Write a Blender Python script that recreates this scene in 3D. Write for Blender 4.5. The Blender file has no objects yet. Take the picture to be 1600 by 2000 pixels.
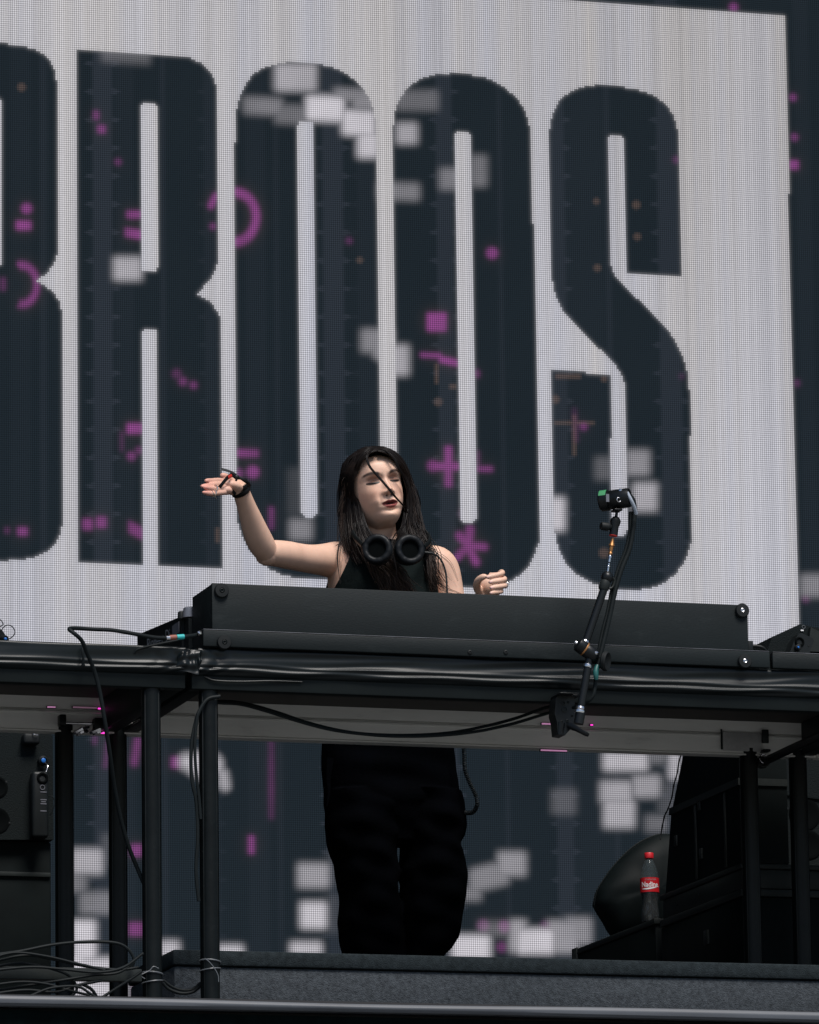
import bpy, bmesh, math, random
import numpy as np
from mathutils import Vector, Matrix

random.seed(7); RNG = np.random.default_rng(7)
SC = bpy.context.scene
COL = SC.collection
R = math.radians

# ------------------------------------------------------------------ camera
FPX = 12000.0                                   # focal length in photo pixels (1600 wide)
PITCH, YAW, ROLL = R(11.24), R(16.95), R(-0.795)
FW = np.array([math.sin(YAW)*math.cos(PITCH), math.cos(YAW)*math.cos(PITCH), math.sin(PITCH)])
_r0 = np.cross(FW, [0, 0, 1]); _r0 /= np.linalg.norm(_r0); _u0 = np.cross(_r0, FW)
RT = math.cos(ROLL)*_r0 + math.sin(ROLL)*_u0
UP = math.cos(ROLL)*_u0 - math.sin(ROLL)*_r0
def ray(px, py): return ((px-800)*RT - (py-1000)*UP)/FPX + FW
CAM = -(FPX/730.0)*ray(775, 2088)               # the performer's feet stand at the world origin
def P(px, py, Y):                               # photo point -> point on the upright plane at depth Y
    d = ray(px, py); return CAM + d*((Y-CAM[1])/d[1])
def pix(q):
    v = np.asarray(q)-CAM; z = v@FW
    return 800+FPX*(v@RT)/z, 1000-FPX*(v@UP)/z

cam = bpy.data.cameras.new("camera"); camo = bpy.data.objects.new("camera", cam); COL.objects.link(camo)
cam.sensor_fit = 'HORIZONTAL'; cam.sensor_width = 24.0; cam.lens = FPX/1600*24.0
cam.clip_start = 0.5; cam.clip_end = 2000
M = Matrix(((RT[0], UP[0], -FW[0], CAM[0]), (RT[1], UP[1], -FW[1], CAM[1]), (RT[2], UP[2], -FW[2], CAM[2]), (0, 0, 0, 1)))
camo.matrix_world = M
SC.camera = camo

# ------------------------------------------------------------------ sky, sun, exposure
SUN_EL, SUN_AZ = R(60), R(10)                    # the sun's azimuth, measured from -Y (towards the audience) to +X
EXPO = 0.85
w = bpy.data.worlds.new("World"); SC.world = w; w.use_nodes = True
nt = w.node_tree; nt.nodes.clear()
sky = nt.nodes.new("ShaderNodeTexSky"); sky.sky_type = 'NISHITA'; sky.sun_disc = False
sky.sun_elevation = SUN_EL; sky.sun_rotation = math.pi - SUN_AZ
sky.air_density = 1.0; sky.dust_density = 1.0; sky.ozone_density = 1.0
bg = nt.nodes.new("ShaderNodeBackground"); bg.inputs[1].default_value = 0.052
wo = nt.nodes.new("ShaderNodeOutputWorld")
nt.links.new(sky.outputs[0], bg.inputs[0]); nt.links.new(bg.outputs[0], wo.inputs[0])
sl = bpy.data.lights.new("sun", 'SUN'); sl.energy = 2.5; sl.angle = R(24); sl.color = (1.0, 0.955, 0.91)
so = bpy.data.objects.new("sun", sl); COL.objects.link(so)
_sd = Vector((math.sin(SUN_AZ)*math.cos(SUN_EL), -math.cos(SUN_AZ)*math.cos(SUN_EL), math.sin(SUN_EL)))
so.rotation_euler = _sd.to_track_quat('Z', 'Y').to_euler(); so.location = _sd*30
SC.view_settings.view_transform = 'Standard'; SC.view_settings.look = 'None'
SC.view_settings.exposure = EXPO; SC.view_settings.gamma = 1.0; SC.view_settings.use_curve_mapping = False
SC.cycles.max_bounces = 6; SC.cycles.filter_width = 1.5

# ------------------------------------------------------------------ materials
def mat(name, col, rough=0.6, metal=0.0, noise=0.15, nscale=12.0, bump=0.0, bscale=80.0, spec=0.5, coat=0.0, wear=None, stretch=(1, 1, 1)):
    m = bpy.data.materials.new(name); m.use_nodes = True; t = m.node_tree
    b = t.nodes["Principled BSDF"]
    b.inputs["Roughness"].default_value = rough; b.inputs["Metallic"].default_value = metal
    b.inputs["Specular IOR Level"].default_value = spec; b.inputs["Coat Weight"].default_value = coat
    tc = t.nodes.new("ShaderNodeTexCoord"); mp = t.nodes.new("ShaderNodeMapping")
    mp.inputs["Scale"].default_value = stretch
    t.links.new(tc.outputs["Object"], mp.inputs[0])
    n = t.nodes.new("ShaderNodeTexNoise"); n.inputs["Scale"].default_value = nscale; n.inputs["Detail"].default_value = 6
    n.inputs["Roughness"].default_value = 0.65
    t.links.new(mp.outputs[0], n.inputs["Vector"])
    rp = t.nodes.new("ShaderNodeValToRGB")
    c = np.array(col)
    rp.color_ramp.elements[0].position = 0.3; rp.color_ramp.elements[1].position = 0.7
    rp.color_ramp.elements[0].color = (*np.clip(c*(1-noise), 0, 1), 1); rp.color_ramp.elements[1].color = (*np.clip(c*(1+noise), 0, 1), 1)
    t.links.new(n.outputs["Fac"], rp.inputs[0])
    src = rp.outputs[0]
    if wear:                                     # pale scuffs: (colour, scale, amount)
        n2 = t.nodes.new("ShaderNodeTexNoise"); n2.inputs["Scale"].default_value = wear[1]; n2.inputs["Detail"].default_value = 9
        n2.inputs["Roughness"].default_value = 0.75
        t.links.new(mp.outputs[0], n2.inputs["Vector"])
        r2 = t.nodes.new("ShaderNodeValToRGB"); r2.color_ramp.elements[0].position = 0.56; r2.color_ramp.elements[1].position = 0.8
        r2.color_ramp.elements[0].color = (0, 0, 0, 1); r2.color_ramp.elements[1].color = (wear[2],)*3+(1,)
        t.links.new(n2.outputs["Fac"], r2.inputs[0])
        mx = t.nodes.new("ShaderNodeMix"); mx.data_type = 'RGBA'
        t.links.new(r2.outputs[0], mx.inputs[0]); t.links.new(src, mx.inputs[6]); mx.inputs[7].default_value = (*wear[0], 1)
        src = mx.outputs[2]
    t.links.new(src, b.inputs["Base Color"])
    rr = t.nodes.new("ShaderNodeMapRange"); rr.inputs[3].default_value = max(0.02, rough-0.1); rr.inputs[4].default_value = min(1, rough+0.1)
    t.links.new(n.outputs["Fac"], rr.inputs[0]); t.links.new(rr.outputs[0], b.inputs["Roughness"])
    if bump > 0:
        nb = t.nodes.new("ShaderNodeTexNoise"); nb.inputs["Scale"].default_value = bscale; nb.inputs["Detail"].default_value = 4
        t.links.new(mp.outputs[0], nb.inputs["Vector"])
        bu = t.nodes.new("ShaderNodeBump"); bu.inputs["Strength"].default_value = bump; bu.inputs["Distance"].default_value = 0.004
        t.links.new(nb.outputs["Fac"], bu.inputs["Height"]); t.links.new(bu.outputs[0], b.inputs["Normal"])
    return m

def glow(name, col, strength):
    m = bpy.data.materials.new(name); m.use_nodes = True; b = m.node_tree.nodes["Principled BSDF"]
    b.inputs["Base Color"].default_value = (*col, 1); b.inputs["Emission Color"].default_value = (*col, 1)
    b.inputs["Emission Strength"].default_value = strength; return m

MT = {
 'board':  mat('black_painted_wood', (0.0052, 0.0088, 0.0098), 0.62, noise=0.28, nscale=4, bump=0.10, bscale=220, wear=((0.05, 0.058, 0.06), 16, 0.24), spec=0.22, stretch=(0.5, 1, 1.3)),
 'edge':   mat('lit_board_edge', (0.095, 0.100, 0.115), 0.5, noise=0.6, nscale=14, spec=0.4),  # pale colour paints the highlight along the top board edges
 'vinyl':  mat('black_vinyl_film', (0.0046, 0.0074, 0.0082), 0.36, noise=0.2, bump=0.06, bscale=14, stretch=(0.35, 1, 2.0), spec=0.26),
 'rail':   mat('deck_aluminium', (0.64, 0.64, 0.60), 0.5, metal=0.0, noise=0.12, nscale=9, bump=0.06, bscale=60, wear=((0.20, 0.195, 0.185), 26, 0.55), stretch=(0.22, 1, 1.2)),
 'railblk':mat('black_rail', (0.0034, 0.0066, 0.0070), 0.6, noise=0.3, nscale=6, spec=0.2),
 'ply':    mat('deck_plywood', (0.05, 0.045, 0.04), 0.8, noise=0.2),
 'tube':   mat('black_tube', (0.0020, 0.0036, 0.0040), 0.42, noise=0.3, nscale=20, wear=((0.025, 0.027, 0.03), 60, 0.25), spec=0.2),
 'rubber': mat('black_rubber', (0.0060, 0.0078, 0.0085), 0.6, noise=0.2, spec=0.25),
 'cable':  mat('black_cable', (0.0062, 0.0092, 0.0102), 0.6, noise=0.2, spec=0.15),
 'steel':  mat('bright_steel', (0.62, 0.62, 0.64), 0.22, metal=1.0, noise=0.08),
 'brass':  mat('brass', (0.42, 0.20, 0.075), 0.38, metal=0.8, noise=0.12),
 'plast':  mat('black_plastic', (0.0060, 0.0082, 0.0090), 0.45, noise=0.2, bump=0.06, bscale=300, spec=0.25),
 'blackal':mat('black_anodised', (0.0045, 0.0058, 0.0068), 0.36, metal=0.0, noise=0.2, spec=0.3),
 'speaker':mat('speaker_paint', (0.0034, 0.0062, 0.0068), 0.75, noise=0.2, bump=0.45, bscale=260, spec=0.15),
 'case':   mat('flight_case_black', (0.0026, 0.0048, 0.0050), 0.6, noise=0.3, nscale=8, wear=((0.016, 0.018, 0.018), 40, 0.2), spec=0.10),
 'caseal': mat('case_edge_dark', (0.0150, 0.0185, 0.0180), 0.5, metal=0.0, noise=0.25, spec=0.2),
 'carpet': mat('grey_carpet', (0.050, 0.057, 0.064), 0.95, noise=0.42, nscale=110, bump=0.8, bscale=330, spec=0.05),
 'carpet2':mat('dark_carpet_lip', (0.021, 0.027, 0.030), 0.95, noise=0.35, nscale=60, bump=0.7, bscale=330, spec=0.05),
 'floor':  mat('stage_floor_black', (0.02, 0.02, 0.022), 0.7, noise=0.3),
 'nosing': mat('stage_edge_strip', (0.070, 0.077, 0.089), 0.5, metal=0.0, noise=0.22, nscale=6, wear=((0.03, 0.032, 0.04), 9, 0.7), stretch=(0.4, 1, 1), spec=0.4),
 'fascia': mat('stage_front_black', (0.0016, 0.0042, 0.0044), 0.9, noise=0.5, nscale=25, spec=0.05),
 'ground': mat('ground_grass', (0.165, 0.168, 0.165), 0.95, noise=0.3, nscale=0.8),
 'roof':   mat('roof_fabric', (0.012, 0.014, 0.016), 0.9, noise=0.2, nscale=1),
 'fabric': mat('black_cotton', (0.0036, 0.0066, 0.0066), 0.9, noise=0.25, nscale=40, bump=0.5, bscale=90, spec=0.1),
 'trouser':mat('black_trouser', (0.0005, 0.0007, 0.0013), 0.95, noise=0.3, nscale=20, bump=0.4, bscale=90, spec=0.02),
 'cushion':mat('ear_cushion_leather', (0.0040, 0.0054, 0.0072), 0.5, noise=0.2, bump=0.15, bscale=160, spec=0.22),
 'mesh':   mat('ear_cup_mesh', (0.0014, 0.0022, 0.0024), 0.85, noise=0.2, spec=0.05),
 'ribbon': mat('black_ribbon', (0.0060, 0.0070, 0.0078), 0.5, noise=0.2, spec=0.3),
 'red':    mat('red_print', (0.55, 0.03, 0.02), 0.5, noise=0.1),
 'redcap': mat('red_cap', (0.50, 0.012, 0.02), 0.45, noise=0.08),
 'label':  mat('red_label', (0.50, 0.012, 0.018), 0.4, noise=0.1),
 'white':  mat('white_print', (0.75, 0.75, 0.75), 0.5, noise=0.05),
 'greyp':  mat('grey_print', (0.26, 0.28, 0.30), 0.5, noise=0.05),
 'teal':   mat('teal_tape', (0.02, 0.36, 0.36), 0.5, noise=0.1),
 'tealdk': mat('dark_teal_tape', (0.008, 0.09, 0.085), 0.5, noise=0.1),
 'brown':  mat('brown_tape', (0.24, 0.085, 0.06), 0.5, noise=0.1),
 'green':  mat('green_sticker', (0.045, 0.24, 0.10), 0.5, noise=0.15),
 'blue':   mat('blue_connector', (0.012, 0.13, 0.45), 0.4, noise=0.1),
 'knobgr': mat('grey_knob', (0.16, 0.165, 0.19), 0.4, metal=0.3, noise=0.1),
 'lgrey':  mat('pale_grey_cable', (0.32, 0.36, 0.42), 0.4, noise=0.1),
 'tie':    mat('clear_cable_tie', (0.10, 0.11, 0.12), 0.4, noise=0.1),
 'silver': mat('silver_ring', (0.75, 0.70, 0.62), 0.2, metal=1.0, noise=0.05),
 'magenta':glow('magenta_reflection', (1.0, 0.06, 0.62), 0.75),  # glow colours that stand in for screen reflections on metal
 'pinkrefl':glow('pale_pink_reflection', (1.0, 0.45, 0.80), 0.16),
 'dimrefl': glow('dim_pink_reflection', (0.75, 0.42, 0.60), 0.05),
 'railjt': mat('dull_joint_plate', (0.30, 0.30, 0.29), 0.6, noise=0.25, nscale=14),
 'redrefl': glow('red_reflection', (1.0, 0.12, 0.06), 1.1),
}
def glassy(name, col, rough, trans, ior=1.4):
    m = bpy.data.materials.new(name); m.use_nodes = True; b = m.node_tree.nodes["Principled BSDF"]
    b.inputs["Base Color"].default_value = (*col, 1); b.inputs["Roughness"].default_value = rough
    b.inputs["Transmission Weight"].default_value = trans; b.inputs["IOR"].default_value = ior; return m
MT['pet'] = glassy('clear_plastic', (0.10, 0.13, 0.14), 0.07, 0.0, 1.45); MT['pet'].node_tree.nodes['Principled BSDF'].inputs['Alpha'].default_value = 0.22
MT['cola'] = mat('dark_cola', (0.010, 0.004, 0.003), 0.1, noise=0.1)

# ------------------------------------------------------------------ objects
def org(o):
    v = np.zeros(3)
    while o is not None: v += np.array(o.location); o = o.parent
    return v
def thing(name, label, cat, loc=(0, 0, 0), group=None):
    o = bpy.data.objects.new(name, None); COL.objects.link(o); o.location = [float(a) for a in loc]
    o.empty_display_size = 0.05
    o['label'] = label; o['category'] = cat
    if group: o['group'] = group
    return o
def tag(o, label, cat, group=None):
    o['label'] = label; o['category'] = cat
    if group: o['group'] = group
    return o
def struct(o): o['kind'] = 'structure'; return o

def spline(pts, n, closed=False):
    p = np.asarray(pts, float); k = len(p)
    if k == 2: t = np.linspace(0, 1, n)[:, None]; return p[0]*(1-t)+p[1]*t
    q = np.vstack([2*p[0]-p[1], p, 2*p[-1]-p[-2]])
    seg = np.linalg.norm(np.diff(p, axis=0), axis=1); cum = np.concatenate([[0], np.cumsum(seg)]); cum /= cum[-1]
    out = []
    for s in np.linspace(0, 1, n):
        i = min(np.searchsorted(cum, s, 'right')-1, k-2); u = (s-cum[i])/max(1e-9, cum[i+1]-cum[i])
        a, b, c, d = q[i], q[i+1], q[i+2], q[i+3]
        out.append(0.5*((2*b)+(-a+c)*u+(2*a-5*b+4*c-d)*u*u+(-a+3*b-3*c+d)*u**3))
    return np.array(out)
def unit(v): v = np.asarray(v, float); return v/max(1e-12, np.linalg.norm(v))
def basis(ax):
    ax = unit(ax); h = np.array([0, 0, 1.]) if abs(ax[2]) < 0.9 else np.array([1., 0, 0])
    u = unit(np.cross(h, ax)); return u, np.cross(ax, u), ax

class MB:
    def __init__(s): s.v = []; s.f = []; s.n = 0
    def add(s, v, f):
        v = np.asarray(v, float); s.v.append(v); s.f += [tuple(int(i)+s.n for i in q) for q in f]; s.n += len(v); return s
    def box(s, a, b, bev=0.0, rot=None, about=None, seg=2):
        a = np.asarray(a, float); b = np.asarray(b, float); lo = np.minimum(a, b); hi = np.maximum(a, b)
        c = (lo+hi)/2; h = (hi-lo)/2
        bm = bmesh.new(); bmesh.ops.create_cube(bm, size=2.0)
        for x in bm.verts: x.co = Vector((x.co.x*h[0], x.co.y*h[1], x.co.z*h[2]))
        if bev > 0: bmesh.ops.bevel(bm, geom=list(bm.edges), offset=min(bev, h.min()*0.9), segments=seg, profile=0.5, affect='EDGES')
        bm.verts.index_update()
        v = np.array([x.co[:] for x in bm.verts]); f = [[x.index for x in q.verts] for q in bm.faces]; bm.free()
        if rot is not None:
            rm = np.array(rot)
            if about is None: v = v@rm.T + c
            else: v = (v+c-about)@rm.T + about
        else: v = v+c
        return s.add(v, f)
    def prism(s, poly, y0, y1, axis=1):            # poly of (x, z) pairs swept along Y, or (y, z) pairs along X
        n = len(poly); v = []
        for y in (y0, y1):
            for p in poly: v.append((p[0], y, p[1]) if axis == 1 else ((y, p[0], p[1]) if axis == 0 else (p[0], p[1], y)))
        f = [list(range(n))[::-1], list(range(n, 2*n))]+[(i, (i+1) % n, n+(i+1) % n, n+i) for i in range(n)]
        return s.add(v, f)
    def tube(s, path, r, n=8, caps=True, flat=None):
        p = np.asarray(path, float); k = len(p); r = np.broadcast_to(np.asarray(r, float), (k,))
        t = np.gradient(p, axis=0); t = t/np.maximum(1e-12, np.linalg.norm(t, axis=1))[:, None]
        u = basis(t[0])[0]; v = []
        for i in range(k):
            u = u - t[i]*(u@t[i]); u = unit(u); w_ = np.cross(t[i], u)
            for j in range(n):
                a = 2*math.pi*j/n
                v.append(p[i]+r[i]*(math.cos(a)*u*(1 if flat is None else flat)+math.sin(a)*w_))
        f = [(i*n+j, i*n+(j+1) % n, (i+1)*n+(j+1) % n, (i+1)*n+j) for i in range(k-1) for j in range(n)]
        if caps: f += [tuple(range(n))[::-1], tuple((k-1)*n+j for j in range(n))]
        return s.add(v, f)
    def lathe(s, o, ax, prof, n=24, caps=True):    # prof: (radius, distance along the axis)
        u, w_, a = basis(ax); o = np.asarray(o, float); v = []
        for (r, h) in prof:
            for j in range(n):
                t = 2*math.pi*j/n; v.append(o+a*h+r*(math.cos(t)*u+math.sin(t)*w_))
        k = len(prof)
        f = [(i*n+j, i*n+(j+1) % n, (i+1)*n+(j+1) % n, (i+1)*n+j) for i in range(k-1) for j in range(n)]
        if caps: f += [tuple(range(n))[::-1], tuple((k-1)*n+j for j in range(n))]
        return s.add(v, f)
    def torus(s, o, ax, Rr, r, n=32, m=10, sx=1.0):
        u, w_, a = basis(ax); o = np.asarray(o, float); v = []
        for i in range(n):
            t = 2*math.pi*i/n; d = math.cos(t)*u+math.sin(t)*w_
            for j in range(m):
                b = 2*math.pi*j/m; v.append(o+d*(Rr+r*math.cos(b))+a*r*sx*math.sin(b))
        f = [(i*m+j, ((i+1) % n)*m+j, ((i+1) % n)*m+(j+1) % m, i*m+(j+1) % m) for i in range(n) for j in range(m)]
        return s.add(v, f)
    def ell(s, c, rad, rot=None, n=24, m=14):
        v = [(0, 0, -1)]+[(math.cos(a)*math.cos(b), math.sin(a)*math.cos(b), math.sin(b)) for b in np.linspace(-math.pi/2, math.pi/2, m+1)[1:-1] for a in np.linspace(0, 2*math.pi, n, endpoint=False)]+[(0, 0, 1)]
        v = np.array(v)*np.asarray(rad)
        if rot is not None: v = v@np.array(rot).T
        f = [(0, 1+(j+1) % n, 1+j) for j in range(n)]
        for i in range(m-2):
            for j in range(n): f.append((1+i*n+j, 1+i*n+(j+1) % n, 1+(i+1)*n+(j+1) % n, 1+(i+1)*n+j))
        e = 1+(m-1)*n; f += [(e, 1+(m-2)*n+j, 1+(m-2)*n+(j+1) % n) for j in range(n)]
        return s.add(v+np.asarray(c), f)
    def rings(s, rs, caps=True):
        n = len(rs[0]); k = len(rs)
        f = [(i*n+j, i*n+(j+1) % n, (i+1)*n+(j+1) % n, (i+1)*n+j) for i in range(k-1) for j in range(n)]
        if caps: f += [tuple(range(n))[::-1], tuple((k-1)*n+j for j in range(n))]
        return s.add(np.vstack(rs), f)
    def mesh(s, name):
        m = bpy.data.meshes.new(name); m.from_pydata(np.vstack(s.v).tolist(), [], s.f); m.update()
        bm = bmesh.new(); bm.from_mesh(m); bmesh.ops.recalc_face_normals(bm, faces=list(bm.faces)); bm.to_mesh(m); bm.free()
        return m
    def build(s, name, material, parent=None, smooth=True, sharp=35, loc=None):
        vs = np.vstack(s.v)
        base = org(parent) if parent is not None else (np.asarray(loc, float) if loc is not None else np.array([vs[:, 0].mean(), vs[:, 1].mean(), vs[:, 2].min()]))
        s.v = [vs-base]
        m = s.mesh(name); o = bpy.data.objects.new(name, m); COL.objects.link(o)
        m.materials.append(MT[material] if isinstance(material, str) else material)
        if parent is not None: o.parent = parent
        else: o.location = base.tolist()
        if smooth: soft(m, sharp)
        return o
def soft(m, sharp=35):
    m.polygons.foreach_set('use_smooth', [True]*len(m.polygons))
    if sharp < 180:
        try: m.set_sharp_from_angle(angle=R(sharp))
        except Exception: pass
    m.update()
def text_mesh(txt, size, font_shear=0.0, bold=0.0):
    cu = bpy.data.curves.new('lettering', 'FONT'); cu.body = txt; cu.size = size; cu.shear = font_shear; cu.offset = bold
    cu.align_x = 'CENTER'; cu.align_y = 'CENTER'; cu.resolution_u = 4
    o = bpy.data.objects.new('lettering', cu); COL.objects.link(o); bpy.context.view_layer.update()
    m = bpy.data.meshes.new_from_object(o.evaluated_get(bpy.context.evaluated_depsgraph_get()))
    v = np.array([x.co[:] for x in m.vertices]); f = [list(p.vertices) for p in m.polygons]
    bpy.data.objects.remove(o); bpy.data.curves.remove(cu); bpy.data.meshes.remove(m)
    return v, f
def cable(name, pts, r, material, n=8, res=None, **kw):
    mb = MB(); mb.tube(spline(pts, res or max(12, 8*len(pts))), r, n); return mb.build(name, material, **kw)
def copy_tree(o, parent=None):
    c = o.copy(); COL.objects.link(c)
    if parent is not None: c.parent = parent
    for ch in list(o.children): copy_tree(ch, c)
    return c
def PX(px, py, X):
    d = ray(px, py); return CAM + d*((X-CAM[0])/d[0])
def sbox(name, a, b, material, **kw):
    return struct(MB().box(a, b).build(name, material, **kw))
# ================================================================== setting
sbox('ground', (-150, -150, -3.45), (150, 150, -3.4), 'ground')
sbox('stage_floor', (-9, -1.46, -0.30), (13, 9.6, 0.0), 'floor')
sbox('stage_front', (-9, -1.50, -3.40), (13, -1.462, -0.042), 'fascia')
sbox('stage_roof', (-9, -1.0, 9.2), (13, 9.8, 9.5), 'roof')
sbox('stage_side_curtain', (-9.1, -1.0, -3.4), (-9.0, 9.7, 9.2), 'roof')
sbox('stage_side_curtain', (13.0, -1.0, -3.4), (13.1, 9.7, 9.2), 'roof')
sbox('stage_back_curtain', (-9, 9.65, -3.4), (13, 9.75, 9.2), 'roof')
nz = MB()
xs = np.linspace(-8, 12, 240)
zt = -0.0085+0.0022*np.sin(xs*2.1)+0.0012*np.sin(xs*5.3+1); zb = -0.0345+0.002*np.sin(xs*1.7+2)
rr = [np.array([(x, -1.4625, a), (x, -1.524, a-0.002), (x, -1.530, a-0.008), (x, -1.531, (a+b)/2), (x, -1.530, b+0.006), (x, -1.524, b), (x, -1.4625, b)]) for x, a, b in zip(xs, zt, zb)]
nz.rings(rr); no = struct(nz.build('stage_edge_strip', 'nosing'))
plat = thing('carpeted_platform', 'long low platform covered in grey felt carpet across the bottom behind the front table legs', 'platform', (1.5, -0.9, 0))
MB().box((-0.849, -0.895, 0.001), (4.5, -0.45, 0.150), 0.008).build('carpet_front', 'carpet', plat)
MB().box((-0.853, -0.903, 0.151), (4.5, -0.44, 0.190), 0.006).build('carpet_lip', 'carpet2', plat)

# ================================================================== LED screen: one face per lamp cluster, 9.2 mm pitch
YS = 8.5; PIT = 0.0092
X0, X1, Z0, Z1 = 0.25, 5.15, 0.75, 6.15
nx, nz_ = int((X1-X0)/PIT), int((Z1-Z0)/PIT)
gx = X0+(np.arange(nx)+0.5)*PIT; gz = Z0+(np.arange(nz_)+0.5)*PIT
GX, GZ = np.meshgrid(gx, gz)
Q = np.stack([GX-CAM[0], np.full_like(GX, YS-CAM[1]), GZ-CAM[2]], -1)
zz = Q@FW; PXs = 800+FPX*(Q@RT)/zz; PYs = 1000-FPX*(Q@UP)/zz   # where the reference shows each lamp: its picture is copied from there
def inpoly(poly):
    x, y = PXs, PYs; ins = np.zeros(x.shape, bool); n = len(poly)
    for i in range(n):
        (xa, ya), (xb, yb) = poly[i], poly[(i+1) % n]
        if ya == yb: continue
        c = ((ya > y) != (yb > y)) & (x < (xb-xa)*(y-ya)/(yb-ya)+xa); ins ^= c
    return ins
def cs(pts, n=10):                                # smooth bend through points
    return [tuple(p) for p in spline(pts, n*(len(pts)-1))]
def ss(d, s): return np.clip(0.5-d/s, 0, 1)
def rect(cx, cy, w_, h, s=9, k=0.0):              # k shears the block to follow the picture's slope
    dx = np.abs(PXs-cx)-w_/2; dy = np.abs(PYs-cy-k*(PXs-cx))-h/2
    a, b = ss(dx, s), ss(dy, s); return (a*a*(3-2*a))*(b*b*(3-2*b))
def disc(cx, cy, r, s=8): return ss(np.hypot(PXs-cx, PYs-cy)-r, s)
def seg(ax, ay, bx, by, r, s=8):
    ux, uy = bx-ax, by-ay; t = np.clip(((PXs-ax)*ux+(PYs-ay)*uy)/(ux*ux+uy*uy), 0, 1)
    return ss(np.hypot(PXs-ax-t*ux, PYs-ay-t*uy)-r, s)
def ring(cx, cy, rx, ry, wd, a0, a1, s=8):
    a = np.degrees(np.arctan2(PYs-cy, PXs-cx)); d = np.abs(np.hypot((PXs-cx)/rx, (PYs-cy)/ry)-1)*min(rx, ry)-wd/2
    return ss(d, s)*((a > a0) & (a < a1))
WHITE = inpoly([(-900, -152), (1533, 31), (1562, 1250), (1565, 1392), (-900, 1330)])
Bp = [(-260, 64)]+[(0, 84)]+cs([(44, 89), (80, 103), (104, 130), (112, 165)])+[(113, 488)]+cs([(113, 490), (108, 510), (94, 530), (72, 549)])+cs([(72, 549), (98, 566), (116, 590), (122, 616)])+[(123, 1000)]+cs([(123, 1016), (116, 1048), (94, 1076), (50, 1092), (0, 1095)])+[(-260, 1090)]
Rp = [(150.5, 97)]+cs([(364, 110.5), (395, 125), (416, 150), (425, 184)])+cs([(426, 500), (422, 522), (410, 546), (385, 574)])+cs([(385, 574), (410, 590), (427, 614), (433, 640)])+[(435, 1110.5), (152.7, 1097.5)]
def slot(x0, y0, x1, y1, wd=32, r=8, kb=0.03):    # tall narrow gap with rounded corners
    return [(x0, y0+r), (x0+r*.4, y0+r*.3), (x0+r, y0), (x0+wd-r, y0+1), (x0+wd-r*.3, y0+r*.4), (x0+wd, y0+r), (x1+wd, y1-r), (x1+wd-r*.3, y1-r*.4), (x1+wd-r, y1), (x1+r, y1-1), (x1+r*.3, y1-r*.4), (x1, y1-r)]
O1 = cs([(459, 250), (464, 205), (480, 165), (505, 138), (545, 124), (590, 121), (640, 129), (680, 147), (710, 175), (728, 210), (735, 250)])+cs([(742, 900), (742, 1010), (730, 1060), (700, 1105), (650, 1128), (600, 1131), (545, 1120), (505, 1095), (480, 1062), (465, 1020), (461, 975)])
O2 = cs([(767, 262), (773, 215), (790, 180), (818, 156), (856, 145), (900, 144), (948, 152), (988, 173), (1018, 204), (1034, 245), (1038, 290)])+cs([(1050, 830), (1054, 1030), (1047, 1075), (1028, 1112), (998, 1134), (955, 1145), (905, 1146), (850, 1138), (812, 1115), (786, 1080), (775, 1030)])
Sp = cs([(1073, 258), (1080, 222), (1098, 192), (1130, 172), (1175, 166), (1240, 174), (1285, 192), (1313, 222), (1326, 262)])+[(1333.5, 541), (1224, 535.5), (1219, 275), (1214, 265), (1204, 262), (1192, 262), (1188, 272)]+cs([(1193.5, 515), (1200, 535), (1225, 563), (1300, 640), (1328, 683), (1343, 730), (1347, 765)])+cs([(1352, 1035), (1347, 1072), (1330, 1108), (1300, 1136), (1262, 1150), (1215, 1152), (1165, 1142), (1120, 1116), (1094, 1078), (1083, 1035)])+[(1075, 723), (1191.5, 731), (1196, 1035), (1201, 1046), (1216, 1049), (1224, 1042), (1226.5, 1030), (1222, 765)]+cs([(1221, 752), (1212, 728), (1190, 700), (1130, 641), (1100, 606), (1084, 572), (1078, 540)])
LET = inpoly(Bp) | inpoly(Rp) | inpoly(O1) | inpoly(O2) | inpoly(Sp)
LET &= ~(inpoly(slot(274.5, 200, 276, 531)) | inpoly(slot(276.5, 642, 279, 1140, 31)) | inpoly(slot(581, 235, 588, 1012, 33, 11)) | inpoly(slot(887.5, 255, 899, 1022, 33, 11)) | inpoly(slot(-28, 190, -26, 520, 30)))
wm = (WHITE & ~LET).astype(float)
# a little blooming between neighbouring lamps
def blur(a, s):
    k = np.exp(-0.5*(np.arange(-3*int(s+1), 3*int(s+1)+1)/s)**2); k /= k.sum()
    a = np.apply_along_axis(lambda v: np.convolve(v, k, 'same'), 0, a); return np.apply_along_axis(lambda v: np.convolve(v, k, 'same'), 1, a)
wm = np.clip(0.55*wm+0.45*blur(wm, 0.9), 0, 1)
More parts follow.
